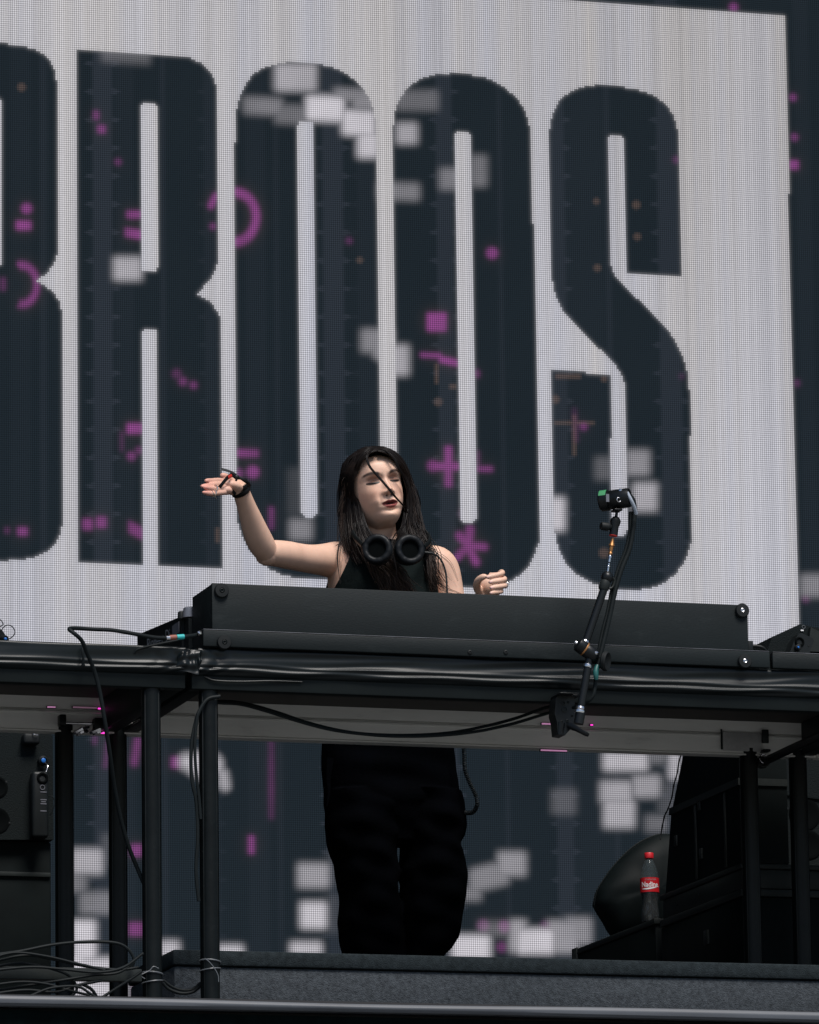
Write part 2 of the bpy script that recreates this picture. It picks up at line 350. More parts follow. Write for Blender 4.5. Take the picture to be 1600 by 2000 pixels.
# the dark moving picture: faint stripes, grey blocks, magenta marks
dark = np.ones(GX.shape+(3,))*np.array([0.0098, 0.0158, 0.0212])
def stripe(x0, x1, amt, ser=0):
    sh = (PXs-800)*0+(PYs-600)*0.0105*(PXs/800.0)
    wig = ser*np.clip(np.sin(PYs*2*math.pi/55.0)*4-3, 0, 1) if ser else 0
    m = ss(np.abs(PXs-sh-(x0+x1)/2)-(x1-x0)/2-wig, 9)[..., None]
    return m*np.array([0.60, 0.62, 0.85])*amt*1.15
for x0, x1, a, s_ in ((182, 220, .017, 15), (78, 92, .008, 0), (314, 324, .008, 0), (400, 424, .006, 12), (536, 546, .006, 0), (632, 672, .016, 14), (855, 886, .015, 14), (975, 984, .007, 0), (1074, 1106, .015, 12), (1184, 1196, .008, 0), (1288, 1330, .014, 14), (1106, 1180, .003, 0), (480, 520, .004, 0), (20, 60, .003, 0), (1560, 1590, .004, 0), (225, 262, .004, 0), (700, 735, .004, 12)):
    dark += stripe(x0, x1, a, s_)
dark += (blur(RNG.random(GX.shape), 14)-0.5)[..., None]*np.array([0.06, 0.07, 0.08])*0.75
dark *= (1+0.18*np.sin(GZ*2*math.pi/(PIT*9)))[..., None]*0.0+1
yb = np.clip((PYs-1400)/300, 0, 1)[..., None]
dark += yb*np.array([0.001, 0.001, 0.001])
gry = np.zeros(GX.shape)
for b in ((246, 110, 92, 24, .16, 0.06), (250, 523, 52, 42, .62, 0), (580, 150, 78, 50, .62, 0), (552, 152, 36, 40, .28, 0), (634, 213, 72, 46, .95, 0.05), (700, 240, 62, 46, .95, 0.05), (718, 285, 38, 46, .85, 0), (715, 200, 50, 26, .40, 0), (515, 208, 74, 30, .30, 0.04), (575, 222, 70, 34, .22, 0.05), (690, 188, 70, 24, .35, 0.04),
          (815, 197, 78, 36, .20, 0), (796, 260, 38, 38, .55, 0), (780, 372, 78, 30, .30, 0.03), (882, 350, 44, 38, .28, 0), (934, 334, 28, 58, .24, 0), (738, 666, 60, 42, .34, 0), (776, 704, 42, 56, .60, 0), (756, 690, 60, 40, .35, 0.5),
          (1246, 903, 42, 46, .42, 0), (1184, 914, 32, 42, .15, 0), (1260, 970, 44, 52, .60, 0), (1090, 1003, 26, 62, .85, 0), (588, 1036, 42, 38, .32, 0), (580, 960, 30, 90, .06, 0), (1586, 1143, 44, 40, .34, 0),
          (1220, 1487, 84, 34, .72, 0), (1278, 1478, 44, 26, .22, 0), (1206, 1548, 60, 40, .55, 0), (1214, 1590, 58, 52, .60, 0), (1262, 1538, 52, 40, .48, 0), (1318, 1492, 22, 60, .66, 0), (1102, 1566, 46, 46, .13, 0), (1302, 1560, 34, 60, .10, 0), (1280, 1610, 40, 30, .2, 0),
          (610, 1709, 58, 44, .50, 0), (615, 1786, 48, 48, .85, 0), (598, 1853, 58, 22, .8, 0), (650, 1700, 30, 60, .05, 0), (646, 1785, 30, 70, .06, 0), (955, 1716, 76, 44, .34, -0.25), (1004, 1686, 52, 44, .46, 0), (918, 1745, 40, 24, .3, 0), (920, 1852, 72, 44, .92, 0), (1012, 1830, 30, 60, .55, 0), (1045, 1838, 70, 46, .9, 0), (1100, 1832, 60, 60, .45, 0), (1130, 1820, 50, 50, .4, 0), (970, 1815, 60, 26, .18, 0),
          (170, 1681, 58, 46, .60, 0), (152, 1722, 34, 40, .26, 0), (186, 1765, 62, 40, .28, 0), (166, 1838, 42, 74, .95, 0), (186, 1888, 70, 30, .85, 0), (152, 1890, 30, 60, .9, 0), (206, 1660, 16, 60, .10, 0), (331, 1878, 34, 76, .8, 0), (452, 1858, 46, 24, .85, 0), (196, 1934, 60, 30, .9, 0), (160, 1934, 40, 30, .8, 0), (262, 1936, 40, 36, .25, 0)):
    gry = np.maximum(gry, b[4]*rect(b[0]+RNG.normal(0, 1.5), b[1]+RNG.normal(0, 1.5), b[2]+4, b[3]+4, 24, b[5]))
for q in (seg(366, 1488, 388, 1496, 14, 24), seg(384, 1492, 412, 1494, 22, 20), seg(392, 1508, 416, 1530, 10, 18)): gry = np.maximum(gry, .8*q)
gry = np.maximum(gry, .55*seg(436, 1512, 440, 1535, 10, 14))
gry = blur(np.clip(gry*(1+0.35*(blur(RNG.random(GX.shape), 4)-0.5)*4), 0, 1), 0.8)
mag = np.zeros(GX.shape)
for m_, a in ((disc(1433, 14, 8), .8), (disc(1549, 190, 7), .7), (disc(1552, 268, 7), .6), (rect(1550, 322, 20, 18), .85), (disc(1322, 312, 7), .35), (disc(52, 407, 10), .9), (rect(46, 440, 30, 18), .9), (rect(14, 1036, 10, 12), .4), (rect(44, 1038, 20, 16), .85), (ring(42, 556, 30, 38, 11, -100, 100), .8), (rect(6, 555, 10, 26), .45),
               (rect(188, 225, 11, 18), .7), (rect(198, 252, 16, 16), .75), (disc(231, 316, 6), .6), (rect(264, 419, 34, 15), .8), (rect(262, 456, 36, 18, 9, .15), .85), (rect(264, 837, 32, 20), .95), (disc(257, 891, 8), .8), (disc(272, 880, 7), .6), (rect(238, 862, 7, 40), .22), (disc(345, 730, 9), .35), (disc(357, 745, 8), .6), (disc(378, 752, 7), .65),
               (rect(171, 1024, 20, 22), .75), (rect(198, 1020, 20, 22), .8), (rect(266, 1036, 30, 24, 9, .5), .75), (ring(460, 424, 40, 48, 15, -95, 95), .95), (seg(412, 402, 422, 382, 6), .85), (disc(416, 442, 6), .75), (disc(682, 470, 6), .45), (rect(482, 885, 46, 15), .75), (disc(494, 922, 12), .9), (disc(466, 924, 9), .6), (rect(530, 1012, 10, 44), .55),
               (disc(961, 494, 11), .85), (rect(853, 629, 38, 36), .95), (rect(842, 694, 42, 9, 8, .05), .85), (rect(880, 706, 44, 13, 8, .22), .95), (disc(930, 730, 8), .5), (rect(876, 911, 14, 80), .9), (rect(872, 911, 54, 15), .85), (disc(846, 910, 11), .6), (rect(943, 916, 40, 10), .75), (rect(933, 900, 8, 40), .4), (disc(912, 1003, 14), .3),
               (seg(898, 1046, 916, 1066, 8), .95), (seg(918, 1034, 914, 1066, 8), .95), (seg(914, 1066, 946, 1068, 7), .9), (seg(914, 1066, 894, 1088, 7), .9), (seg(914, 1066, 930, 1098, 7), .9), (disc(1140, 833, 7), .55), (seg(1122, 800, 1126, 860, 4), .22), (disc(1332, 735, 5), .25), (disc(1556, 748, 7), .3), (disc(1574, 1170, 7), .35),
               (rect(530, 1515, 9, 170, 12), .34), (rect(491, 1650, 12, 36), .9), (seg(212, 1450, 206, 1496, 4, 10), .45), (seg(186, 1440, 185, 1450, 4), .4), (seg(269, 1446, 262, 1490, 6, 12), .65), (rect(266, 1661, 22, 24), .8), (rect(266, 1815, 28, 26), .7), (rect(272, 1934, 26, 34), .55), (rect(343, 1489, 18, 22), .8), (disc(985, 1810, 11), .6), (disc(944, 1808, 11), .45), (disc(1065, 1808, 9), .4), (disc(980, 1850, 10), .5)):
    mag = np.maximum(mag, a*m_)
gold = np.zeros(GX.shape)
for m_ in (disc(1165, 393, 6), disc(1243, 400, 8), disc(1245, 462, 7), disc(1167, 523, 7), rect(1110, 735, 50, 10), disc(1085, 780, 8), rect(1122, 826, 80, 7), rect(1122, 850, 8, 80), disc(703, 508, 6), disc(856, 785, 8), rect(885, 755, 14, 10), disc(1180, 1080, 10), disc(42, 170, 8), rect(425, 1045, 8, 30), rect(853, 730, 7, 40), disc(1245, 462, 6), disc(1180, 740, 6)):
    gold = np.maximum(gold, m_)
mag = blur(mag*np.clip(0.82+1.6*(blur(RNG.random(GX.shape), 3)-0.5)*2, .3, 1.1), 0.8)
halo = np.clip(blur(mag, 3.0)*1.3, 0, 1)
MAGC = np.array([0.27, 0.062, 0.25]); GRYC = np.array([0.60, 0.575, 0.62])
img = dark + halo[..., None]*np.array([0.045, 0.022, 0.018]) + gold[..., None]*np.array([0.055, 0.032, 0.022])
img = img*(1-mag[..., None]) + mag[..., None]*MAGC
img = img*(1-gry[..., None]) + gry[..., None]*GRYC
colv = np.convolve(RNG.random(nx), np.ones(9)/9, 'same'); colf = RNG.random(nx); tint = np.convolve(RNG.random(nx), np.ones(17)/17, 'same')
wv = (0.92+0.28*(colv-0.5)+0.09*(colf-0.5))[None, :]*(1+0.05*(RNG.random(GX.shape)-0.5))*(0.97+0.05*np.sin(GZ*1.3+GX))
wv = wv*np.clip(1.06-0.035*(GZ-2.5), .93, 1.08)
tn = np.clip((tint-0.5)*3.2, -1, 1)[None, :, None]+0.25*np.clip((3.9-GZ)/1.5, -1, 1)[..., None]
wcol = wv[..., None]*(np.array([0.515, 0.510, 0.553])+tn*np.array([-0.035, -0.012, 0.045]))
img = img*(1-wm[..., None])+wcol*wm[..., None]
img *= 1.36/(2**EXPO)
def led_mesh():
    me = bpy.data.meshes.new('display')
    vx, vz = np.meshgrid(X0+np.arange(nx+1)*PIT, Z0+np.arange(nz_+1)*PIT)
    co = np.stack([vx, np.full_like(vx, YS), vz], -1).reshape(-1, 3)-np.array(SCR_O)
    i = np.arange(nz_)[:, None]*(nx+1)+np.arange(nx)[None, :]
    q = np.stack([i, i+1, i+nx+2, i+nx+1], -1).reshape(-1)
    nf = nx*nz_
    me.vertices.add(len(co)); me.vertices.foreach_set('co', co.ravel())
    me.loops.add(nf*4); me.loops.foreach_set('vertex_index', q.astype(np.int32))
    me.polygons.add(nf); me.polygons.foreach_set('loop_start', (np.arange(nf)*4).astype(np.int32))
    me.update(calc_edges=True)
    at = me.attributes.new('led', 'FLOAT_COLOR', 'FACE')
    at.data.foreach_set('color', np.concatenate([img, np.ones(img.shape[:2]+(1,))], -1).reshape(-1).astype(np.float32))
    uv = me.uv_layers.new(name='uv'); uv.data.foreach_set('uv', np.tile(np.array([0, 0, 1, 0, 1, 1, 0, 1], np.float32), nf))
    return me
def led_mat():
    m = bpy.data.materials.new('led_lamps'); m.use_nodes = True; t = m.node_tree; b = t.nodes['Principled BSDF']
    b.inputs['Base Color'].default_value = (0.012, 0.013, 0.015, 1); b.inputs['Roughness'].default_value = 0.7; b.inputs['Specular IOR Level'].default_value = 0.2
    a = t.nodes.new('ShaderNodeAttribute'); a.attribute_name = 'led'
    u = t.nodes.new('ShaderNodeUVMap'); u.uv_map = 'uv'
    d = t.nodes.new('ShaderNodeVectorMath'); d.operation = 'DISTANCE'; d.inputs[1].default_value = (0.5, 0.5, 0)
    t.links.new(u.outputs[0], d.inputs[0])
    r = t.nodes.new('ShaderNodeMapRange'); r.inputs[1].default_value = 0.30; r.inputs[2].default_value = 0.52; r.inputs[3].default_value = 1.0; r.inputs[4].default_value = 0.37
    t.links.new(d.outputs['Value'], r.inputs[0])
    mx = t.nodes.new('ShaderNodeVectorMath'); mx.operation = 'SCALE'
    t.links.new(a.outputs['Color'], mx.inputs[0]); t.links.new(r.outputs[0], mx.inputs['Scale'])
    t.links.new(mx.outputs[0], b.inputs['Emission Color']); b.inputs['Emission Strength'].default_value = 1.0
    m.cycles.emission_sampling = 'NONE'
    return m
SCR_O = (2.7, YS, 0.0)
scr = thing('led_screen', 'huge LED video wall showing black block letters BROOS on a pale field behind the performer', 'led screen', SCR_O)
dm = led_mesh(); do = bpy.data.objects.new('display', dm); COL.objects.link(do); do.parent = scr; dm.materials.append(led_mat())
cb = MB()
cb.box((-3.0, YS+0.012, 0.0), (8.4, YS+0.16, 7.4)); cb.box((-3.0, YS-0.001, 0.0), (X0-0.002, YS+0.010, 7.4)); cb.box((X1+0.002, YS-0.001, 0.0), (8.4, YS+0.010, 7.4))
cb.box((X0, YS-0.001, Z1+0.002), (X1, YS+0.010, 7.4)); cb.box((X0, YS-0.001, 0.0), (X1, YS+0.010, Z0-0.002))
cb.build('cabinet', 'plast', scr)

# ================================================================== stage decks that carry the desk
def deck(x0, x1, lab, legs, grp='aluminium stage decks forming the desk'):
    t = thing('stage_deck', lab, 'stage deck', ((x0+x1)/2, -0.75, 0), grp)
    MB().box((x0, -1.10, 0.8185), (x1, -1.062, 0.9085), 0.003).build('front_rail', 'railblk', t)
    pr = [(-0.400, 0.8215), (-0.405, 0.8185), (-0.405, 0.815), (-0.360, 0.815), (-0.360, 0.908), (-0.400, 0.908), (-0.4005, 0.8765), (-0.389, 0.8755), (-0.389, 0.8690), (-0.404, 0.8685), (-0.4045, 0.8655), (-0.400, 0.8645)]
    MB().prism(pr, x0, x1, 0).build('rear_rail', 'rail', t, smooth=False)
    for xa in (x0, x1-0.04): MB().box((xa, -1.061, 0.8195), (xa+0.04, -0.406, 0.9075), 0.003).build('side_rail', 'railblk', t)
    MB().box((x0+0.002, -1.098, 0.9090), (x1-0.002, -0.362, 0.9200), 0.002).build('deck_board', 'ply', t)
    for lx, ly in legs:
        mb = MB(); mb.lathe((lx, ly, 0.0), (0, 0, 1), [(0.030, 0.0), (0.030, 0.012), (0.0243, 0.014), (0.0243, 0.835)], 20)
        lg = mb.build('leg', 'tube', t)
        for a in (0.6, 2.2, 3.8, 5.4):
            cx_, cy_ = lx+0.0236*math.cos(a), ly+0.0236*math.sin(a)
            MB().box((cx_-0.0018, cy_-0.0018, 0.02), (cx_+0.0018, cy_+0.0018, 0.812), 0.0006).build('ridge', 'tube', lg)
    return t
LF = P(294.5, 1345, -1.07)[0]; RF = P(406.5, 1345, -1.07)[0]; LR = P(125.5, 1440, -0.385)[0]; RR = P(229.5, 1440, -0.385)[0]
KR = P(1462, 1480, -0.385)[0]; KN = P(1558, 1480, -0.385)[0]
dk1 = deck(-2.70, -0.868, 'stage deck at the left end whose legs stand beside the pile of loose cables', [(LF, -1.07), (LR, -0.385), (-2.55, -1.07), (-2.55, -0.385)])
dk2 = deck(-0.852, 1.066, 'middle stage deck with the performer behind it and looped cables along its pale rear rail', [(RF, -1.07), (RR, -0.385), (KR, -0.385), (KN, -0.385), (1.00, -1.07)])
dk3 = deck(1.074, 2.90, 'stage deck at the right end below the black speaker', [(1.30, -0.385), (1.30, -1.07), (2.7, -1.07), (2.7, -0.385)])
def wav(x, s, seed):
    r = np.random.default_rng(seed); o = np.zeros(np.broadcast(x, s).shape)
    for k in range(14):
        o = o+math.sin(k*9.1+1)*0+np.sin(x*r.uniform(1.5, 26)+s*r.uniform(30, 260)+r.uniform(0, 6.3))/(1+0.5*k)
    return o*0.35
def vinyl(x0, x1, parent, seed):
    n = int((x1-x0)*170); xs = np.linspace(x0, x1, n)
    pr = np.array([(-1.085, 0.9225), (-1.100, 0.9230), (-1.108, 0.9220), (-1.1115, 0.9185), (-1.1112, 0.910), (-1.1108, 0.900), (-1.1110, 0.892), (-1.1125, 0.8845), (-1.1150, 0.8795), (-1.1152, 0.8765), (-1.1128, 0.8735), (-1.1130, 0.870), (-1.1150, 0.8665), (-1.1148, 0.863), (-1.1095, 0.858), (-1.1050, 0.854), (-1.1015, 0.852)])
    m = len(pr); s = np.arange(m)
    # finer profile
    pr = spline(pr, 40); m = len(pr); s = np.linspace(0, 0.12, m)
    X_, S_ = np.meshgrid(xs, s, indexing='ij')
    fade = np.clip((s-0.02)/0.02, 0, 1)*np.clip((0.118-s)/0.012, 0, 1)
    dy = 0.0024*wav(X_*1.0, S_*0.9, seed)*fade
    dz = 0.0030*wav(X_, S_*0.3, seed+5)*fade
    end = np.exp(-((X_-x0)/0.07)**2)+np.exp(-((X_-x1)/0.07)**2)
    dy -= end*fade*0.006*np.abs(np.sin(X_*62+S_*40+1.2*np.sin(S_*60)))
    v = np.stack([X_, pr[None, :, 0]+dy, pr[None, :, 1]+dz], -1)
    mb = MB(); mb.add(v.reshape(-1, 3), [(i*m+j, i*m+j+1, (i+1)*m+j+1, (i+1)*m+j) for i in range(n-1) for j in range(m-1)])
    return mb.build('vinyl_wrap', 'vinyl', parent, sharp=180)
vinyl(-2.70, -0.872, dk1, 3); vinyl(-0.838, 1.066, dk2, 8); vinyl(1.074, 2.90, dk3, 21)
gx_, gs_ = np.meshgrid(np.linspace(-0.888, -0.826, 90), np.linspace(0, 1, 44), indexing='ij')   # bunched film where the two decks meet
fo = np.sin(gx_*330+3.0*gs_+1.5*np.sin(gs_*5))*0.5+np.sin(gx_*131-4*gs_)*0.7+0.4*np.sin(gx_*430+9*gs_)
gz_ = 0.9215-0.066*gs_+0.004*np.sin(gx_*120)*gs_
gy_ = -1.1175-0.0050*np.sin(gs_*math.pi)*(1+0.55*fo)-0.002*np.sin(gs_*17+gx_*70); gy_[:, :5] += np.linspace(.020, 0, 5)[None]; gy_ += 0.006*(np.abs(gx_+.857)/.031)**6
gather = MB(); gather.add(np.stack([gx_-.010*gs_*np.sin(gx_*90), gy_, gz_], -1).reshape(-1, 3), [(i*44+j, i*44+j+1, (i+1)*44+j+1, (i+1)*44+j) for i in range(89) for j in range(43)])
go_ = gather.build('vinyl_knot', 'vinyl', dk2, sharp=180)
cable('tape_edge', [P(400, 1322, -1.104), P(420, 1329, -1.106), P(470, 1331, -1.106), P(530, 1330, -1.106), P(590, 1332, -1.104)], 0.0022, 'vinyl', parent=dk2)
# brackets that hold the middle deck to its neighbour, and the deck hooks
hk = thing('corner_bracket', 'small black bracket under the pale rail beside the second front leg', 'bracket', P(460, 1355, -0.41))
MB().box(P(425, 1350, -0.402), P(467, 1346, -0.41), 0.001).build('plate', 'railblk', hk); MB().box(P(460, 1358, -0.402), P(467, 1345, -0.412), 0.001).build('hook', 'railblk', hk)
MB().box(P(1412, 1466, -0.4055), P(1488, 1432, -0.4085), 0.001).build('joint_plate', 'railjt', dk2); MB().box(P(1408.5, 1464, -0.4055), P(1411, 1424, -0.409)).build('joint_seam', 'railblk', dk2)
bc_ = thing('brace_tube', 'dark slanting brace tube running forward under the right end of the desk', 'brace', P(1492, 1489, -0.37))
MB().tube([P(1488, 1490, -0.37), P(1545, 1463, -0.62), P(1640, 1420, -1.04)], 0.0115, 14).build('tube', 'tube', bc_); MB().lathe(P(1490, 1489, -0.375), (0, 1, 0), [(0.016, -.012), (0.017, 0), (0.016, .012)], 16).build('end_coupler', 'caseal', bc_)
br = thing('rail_bracket', 'dark steel bracket hanging below the rail between the two right rear legs', 'bracket', P(1495, 1470, -0.36))
MB().box(P(1488, 1452, -0.41), P(1502, 1425, -0.418), 0.002).build('plate', 'caseal', br)
MB().box(P(1484, 1471, -0.40), P(1506, 1463, -0.43), 0.002).build('foot', 'tube', br)
MB().torus(P(1492, 1482, -0.41), (0.2, -1, 0.1), 0.012, 0.002, 20, 8).build('shackle', 'steel', br)

# glowing bars added to paint the screen's magenta reflections on the deck rails
def gleam_bar(label, px0, px1, py, Y, m_, h=3.0):
    t = thing('painted_reflection', label, 'painted reflection', P((px0+px1)/2, py, Y), 'painted magenta reflections under the decks')
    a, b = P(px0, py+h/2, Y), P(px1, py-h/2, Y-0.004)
    MB().box(a, b, 0.0008).build('reflection', m_, t)
    MB().box((min(a[0], b[0])-0.002, Y+0.001, min(a[2], b[2])-0.001), (max(a[0], b[0])+0.002, Y+0.004, max(a[2], b[2])+0.001)).build('added_backing', 'plast', t)
for lab, a, b, y, m_, h in (('painted pale pink light at the far left below the left deck skirt', 96, 109, 1331, 'pinkrefl', 2), ('painted dim pink streak above the left rear rail', 144, 196, 1333, 'dimrefl', 1.6), ('painted bright magenta light left of the hanging cable under the skirt', 203, 216, 1335, 'magenta', 5),
                            ('painted pale pink light on the groove of the far left rail', 92, 109, 1381, 'pinkrefl', 2.6), ('painted dim pink streak along the groove of the left rail', 142, 190, 1382, 'dimrefl', 2), ('painted orange red light right of the hanging cable on the rail groove', 205, 217, 1385, 'redrefl', 5), ('painted magenta glint beside the hanging cable', 191, 200, 1384, 'magenta', 3),
                            ('pink gleam left of the clamp below the skirt', 1056, 1084, 1367, 'pinkrefl', 1.4), ('pink gleam left of the clamp on the rail groove', 1058, 1086, 1414, 'pinkrefl', 2.5), ('pale pink gleam under the rail beneath the clamp', 1056, 1108, 1466, 'pinkrefl', 1.4), ('painted magenta glint right of the clamp on the rail groove', 1153, 1159, 1416, 'magenta', 2.5)):
    gleam_bar(lab, a, b, y, -0.408, m_, h)
cl = thing('rail_clamp', 'crumpled foil wrapped clamp with a painted pink reflection below the left rail beside the hanging cable', 'clamp', P(180, 1425, -0.42))
for k, (a, b, r_) in enumerate((((144, 1433), (174, 1420), .006), ((176, 1432), (210, 1422), .007), ((150, 1436), (172, 1428), .005), ((182, 1434), (206, 1429), .005))):
    MB().tube(spline([P(*a, -0.43), P((a[0]+b[0])/2, (a[1]+b[1])/2-2, -0.445), P(*b, -0.43)], 7), np.array([.6, 1, .8, 1.1, .8, 1, .5])*r_, 6).build('foil', 'steel', cl, sharp=20)
MB().box(P(193, 1433, -0.44), P(212, 1430, -0.443)).build('reflection', 'magenta', cl)  # magenta reflection on the foil, added as an emissive bar
MB().tube([P(118, 1412, -0.43), P(250, 1415, -0.43)], 0.0035, 8).build('rod', 'steel', cl)
MB().box(P(112, 1420, -0.42), P(130, 1395, -0.45), 0.003).build('jaw', 'tube', cl); MB().box(P(180, 1428, -0.42), P(206, 1402, -0.45), 0.003).build('jaw', 'tube', cl)

# ================================================================== booth front on the decks
bf = thing('booth_front', 'long black painted wooden box along the desk front held by round bolts', 'booth front', (-0.08, -1.1, 0.92))
MB().box((-0.798, -1.1000, 0.924), (0.628, -1.0840, 1.0895), 0.0025).build('front_panel', 'board', bf)
MB().box((-0.7975, -1.0836, 0.924), (-0.7815, -0.905, 1.0885), 0.0025).build('side_panel', 'board', bf)
MB().box((0.612, -1.0836, 0.924), (0.6275, -0.905, 1.0885), 0.0025).build('side_panel', 'board', bf)
MB().box((-0.828, -1.1240, 0.924), (0.676, -1.1015, 0.9655), 0.0030).build('lower_board', 'board', bf)
MB().box((-0.827, -1.1238, 0.9660), (0.675, -1.1020, 0.9675), 0.0007).build('edge_highlight', 'edge', bf)  # thin strip added as the painted highlight on the board's top edge
MB().box((0.629, -1.095, 0.966), (0.642, -1.02, 0.998), 0.001).build('end_block', 'plast', bf)
for px, py, Y, bright in ((432, 1154, -1.1002, 0), (437, 1255, -1.1242, 0), (1449, 1193, -1.1002, 1), (1454, 1292, -1.1242, 1)):
    c = P(px, py, Y); mb = MB(); mb.lathe(c, (0, -1, 0), [(0.0185, 0), (0.0185, 0.006), (0.0165, 0.009), (0.007, 0.0095), (0.0065, 0.006)], 28); wsh = mb.build('bolt_washer', 'rubber', bf)
    MB().lathe(c, (0, -1, 0), [(0.0058, 0.0055), (0.0058, 0.009), (0.004, 0.0102), (0.0025, 0.0095), (0.0022, 0.007)], 18).build('bolt_head', 'steel' if bright else 'railblk', wsh)
for px in (918, 988):
    MB().lathe(P(px, 1274, -1.1242), (0, -1, 0), [(0.0062, 0), (0.0055, 0.002), (0.003, 0.003), (0.002, 0.0015)], 14).build('screw', 'rubber', bf)
bx = thing('side_board', 'short black board continuing the desk front at the right edge beside the speaker', 'board', (1.0, -1.11, 0.92))
MB().box((0.684, -1.1225, 0.924), (1.30, -1.1000, 0.9645), 0.003).build('front_face', 'board', bx); MB().box((0.685, -1.1223, 0.9650), (1.30, -1.102, 0.9664), 0.0006).build('edge_highlight', 'edge', bx)
cable('black_hose', [P(1463, 1262, -1.09), P(1478, 1262, -1.092), P(1490, 1265, -1.095), P(1500, 1275, -1.09)], 0.004, 'rubber')
tag(bpy.data.objects['black_hose'], 'short black hose bending down in the gap right of the booth front', 'hose')

# ================================================================== media player and mixer behind the booth's left end
cd = thing('media_player', 'black media player with white lettering on its side at the left end of the booth', 'media player', (-0.6, -0.6, 0.92))
MB().prism([(-0.855, 0.935), (-0.855, 1.048), (-0.40, 1.079), (-0.40, 0.955), (-0.44, 0.935)], -0.812, -0.50, 0).build('casing', 'plast', cd)
MB().lathe((-0.62, -0.60, 1.064), (0, -0.07, 1), [(0.10, 0), (0.10, 0.012), (0.092, 0.016)], 40).build('jog_wheel', 'plast', cd)
for dy in (-0.80, -0.45): MB().lathe((-0.66, dy, 0.9205), (0, 0, 1), [(0.018, 0), (0.018, 0.015)], 16).build('foot', 'rubber', cd)
def side_text(txt, size, X, yc, zc, slope, parent, m_, shear=0.0, yscale=1.0):   # lettering on a face whose normal points to -X; it reads from +Y to -Y
    v, f = text_mesh(txt, size, shear)
    q = np.stack([np.full(len(v), X), yc-v[:, 0]*yscale, zc+v[:, 1]-(v[:, 0]*yscale)*slope], 1)
    mb = MB(); mb.add(q, f); o = mb.build('lettering', m_, parent, smooth=False); o['kind'] = 'stuff'; return o
side_text('Pioneer Dj', 0.044, -0.8135, -0.625, 1.026, 0.055, cd, 'greyp', yscale=1.25)
MB().box((-0.8140, -0.832, 1.010), (-0.8125, -0.765, 1.038), 0.0).build('sticker', 'knobgr', cd)
mxr = thing('mixer', 'black mixer with a big grey knob beside the booth left end', 'mixer', (-0.6, -1.0, 0.92))
MB().prism([(-0.90, 0.926), (-0.90, 1.035), (-0.862, 1.045), (-0.862, 0.926)], -0.806, -0.50, 0).build('casing', 'plast', mxr)
kb = P(371, 1196, -0.88); MB().lathe((kb[0], -0.88, kb[2]-0.014), (0, 0, 1), [(0.019, 0), (0.017, 0.024), (0.015, 0.026)], 28).build('grey_knob', 'knobgr', mxr)
kb = P(356, 1199, -0.87); MB().lathe((kb[0], -0.865, kb[2]-0.012), (0, 0, 1), [(0.011, 0), (0.010, 0.016), (0.008, 0.019)], 20).build('black_knob', 'rubber', mxr)

# ================================================================== black cable over the left deck, with tape rings
YC = -1.14
pc = [P(392, 1236, -1.10), P(384, 1240, -1.12), P(366, 1243, -1.15), P(330, 1246, -1.16), P(300, 1245, -1.17), P(262, 1238, -1.18), P(220, 1231, -1.18), P(180, 1229, -1.18), P(146, 1227, -1.19), P(135, 1229, -1.21), P(146, 1238, -1.22), P(160, 1252, -1.21), P(171, 1278, -1.19), P(184, 1310, -1.17), P(195, 1352, -1.16), P(205, 1410, -1.15), P(215, 1475, -1.12), P(224, 1540, -1.08), P(236, 1600, -1.05), P(252, 1655, -1.03), P(270, 1700, -1.02), P(283, 1730, -1.03)]
kc = thing('patch_cable', 'black cable looping out over the left deck and hanging down, with brown and teal tape', 'cable', P(135, 1229, -1.21))
MB().tube(spline(pc, 170), 0.0052, 10).build('cord', 'cable', kc)
def band(a, b, r_, m_, nm): MB().tube(spline([a, (np.asarray(a)+b)/2, b], 5), r_, 12).build(nm, m_, kc)
band(P(344, 1244.6, -1.156), P(331, 1245.6, -1.160), 0.0066, 'brown', 'tape_ring'); band(P(359, 1243.6, -1.153), P(345, 1244.5, -1.156), 0.0066, 'teal', 'tape_ring')
MB().tube([P(331, 1246, -1.16), P(324, 1246.5, -1.162)], 0.0064, 12).build('ferrule', 'steel', kc)
MB().lathe(P(389, 1237, -1.128), (0.3, -0.6, 0.6), [(0.003, -.004), (0.006, -0.001), (0.0066, 0.003), (0.004, 0.006)], 14).build('plug', 'steel', kc)
c2 = cable('thin_cable', [P(392, 1238, -1.11), P(372, 1244, -1.12), P(340, 1252, -1.125), P(300, 1260, -1.12), P(270, 1268, -1.115), P(262, 1276, -1.11)], 0.0032, 'cable'); tag(c2, 'thin black cable lying under the taped cable by the booth left end', 'cable')
c3 = cable('thin_cable', [P(163, 1262, -1.125), P(161, 1272, -1.128), P(163, 1290, -1.127), P(161, 1300, -1.124), P(166, 1298, -1.126)], 0.0030, 'cable'); tag(c3, 'short black cord end tied on the left deck below the loop of cable', 'cord')

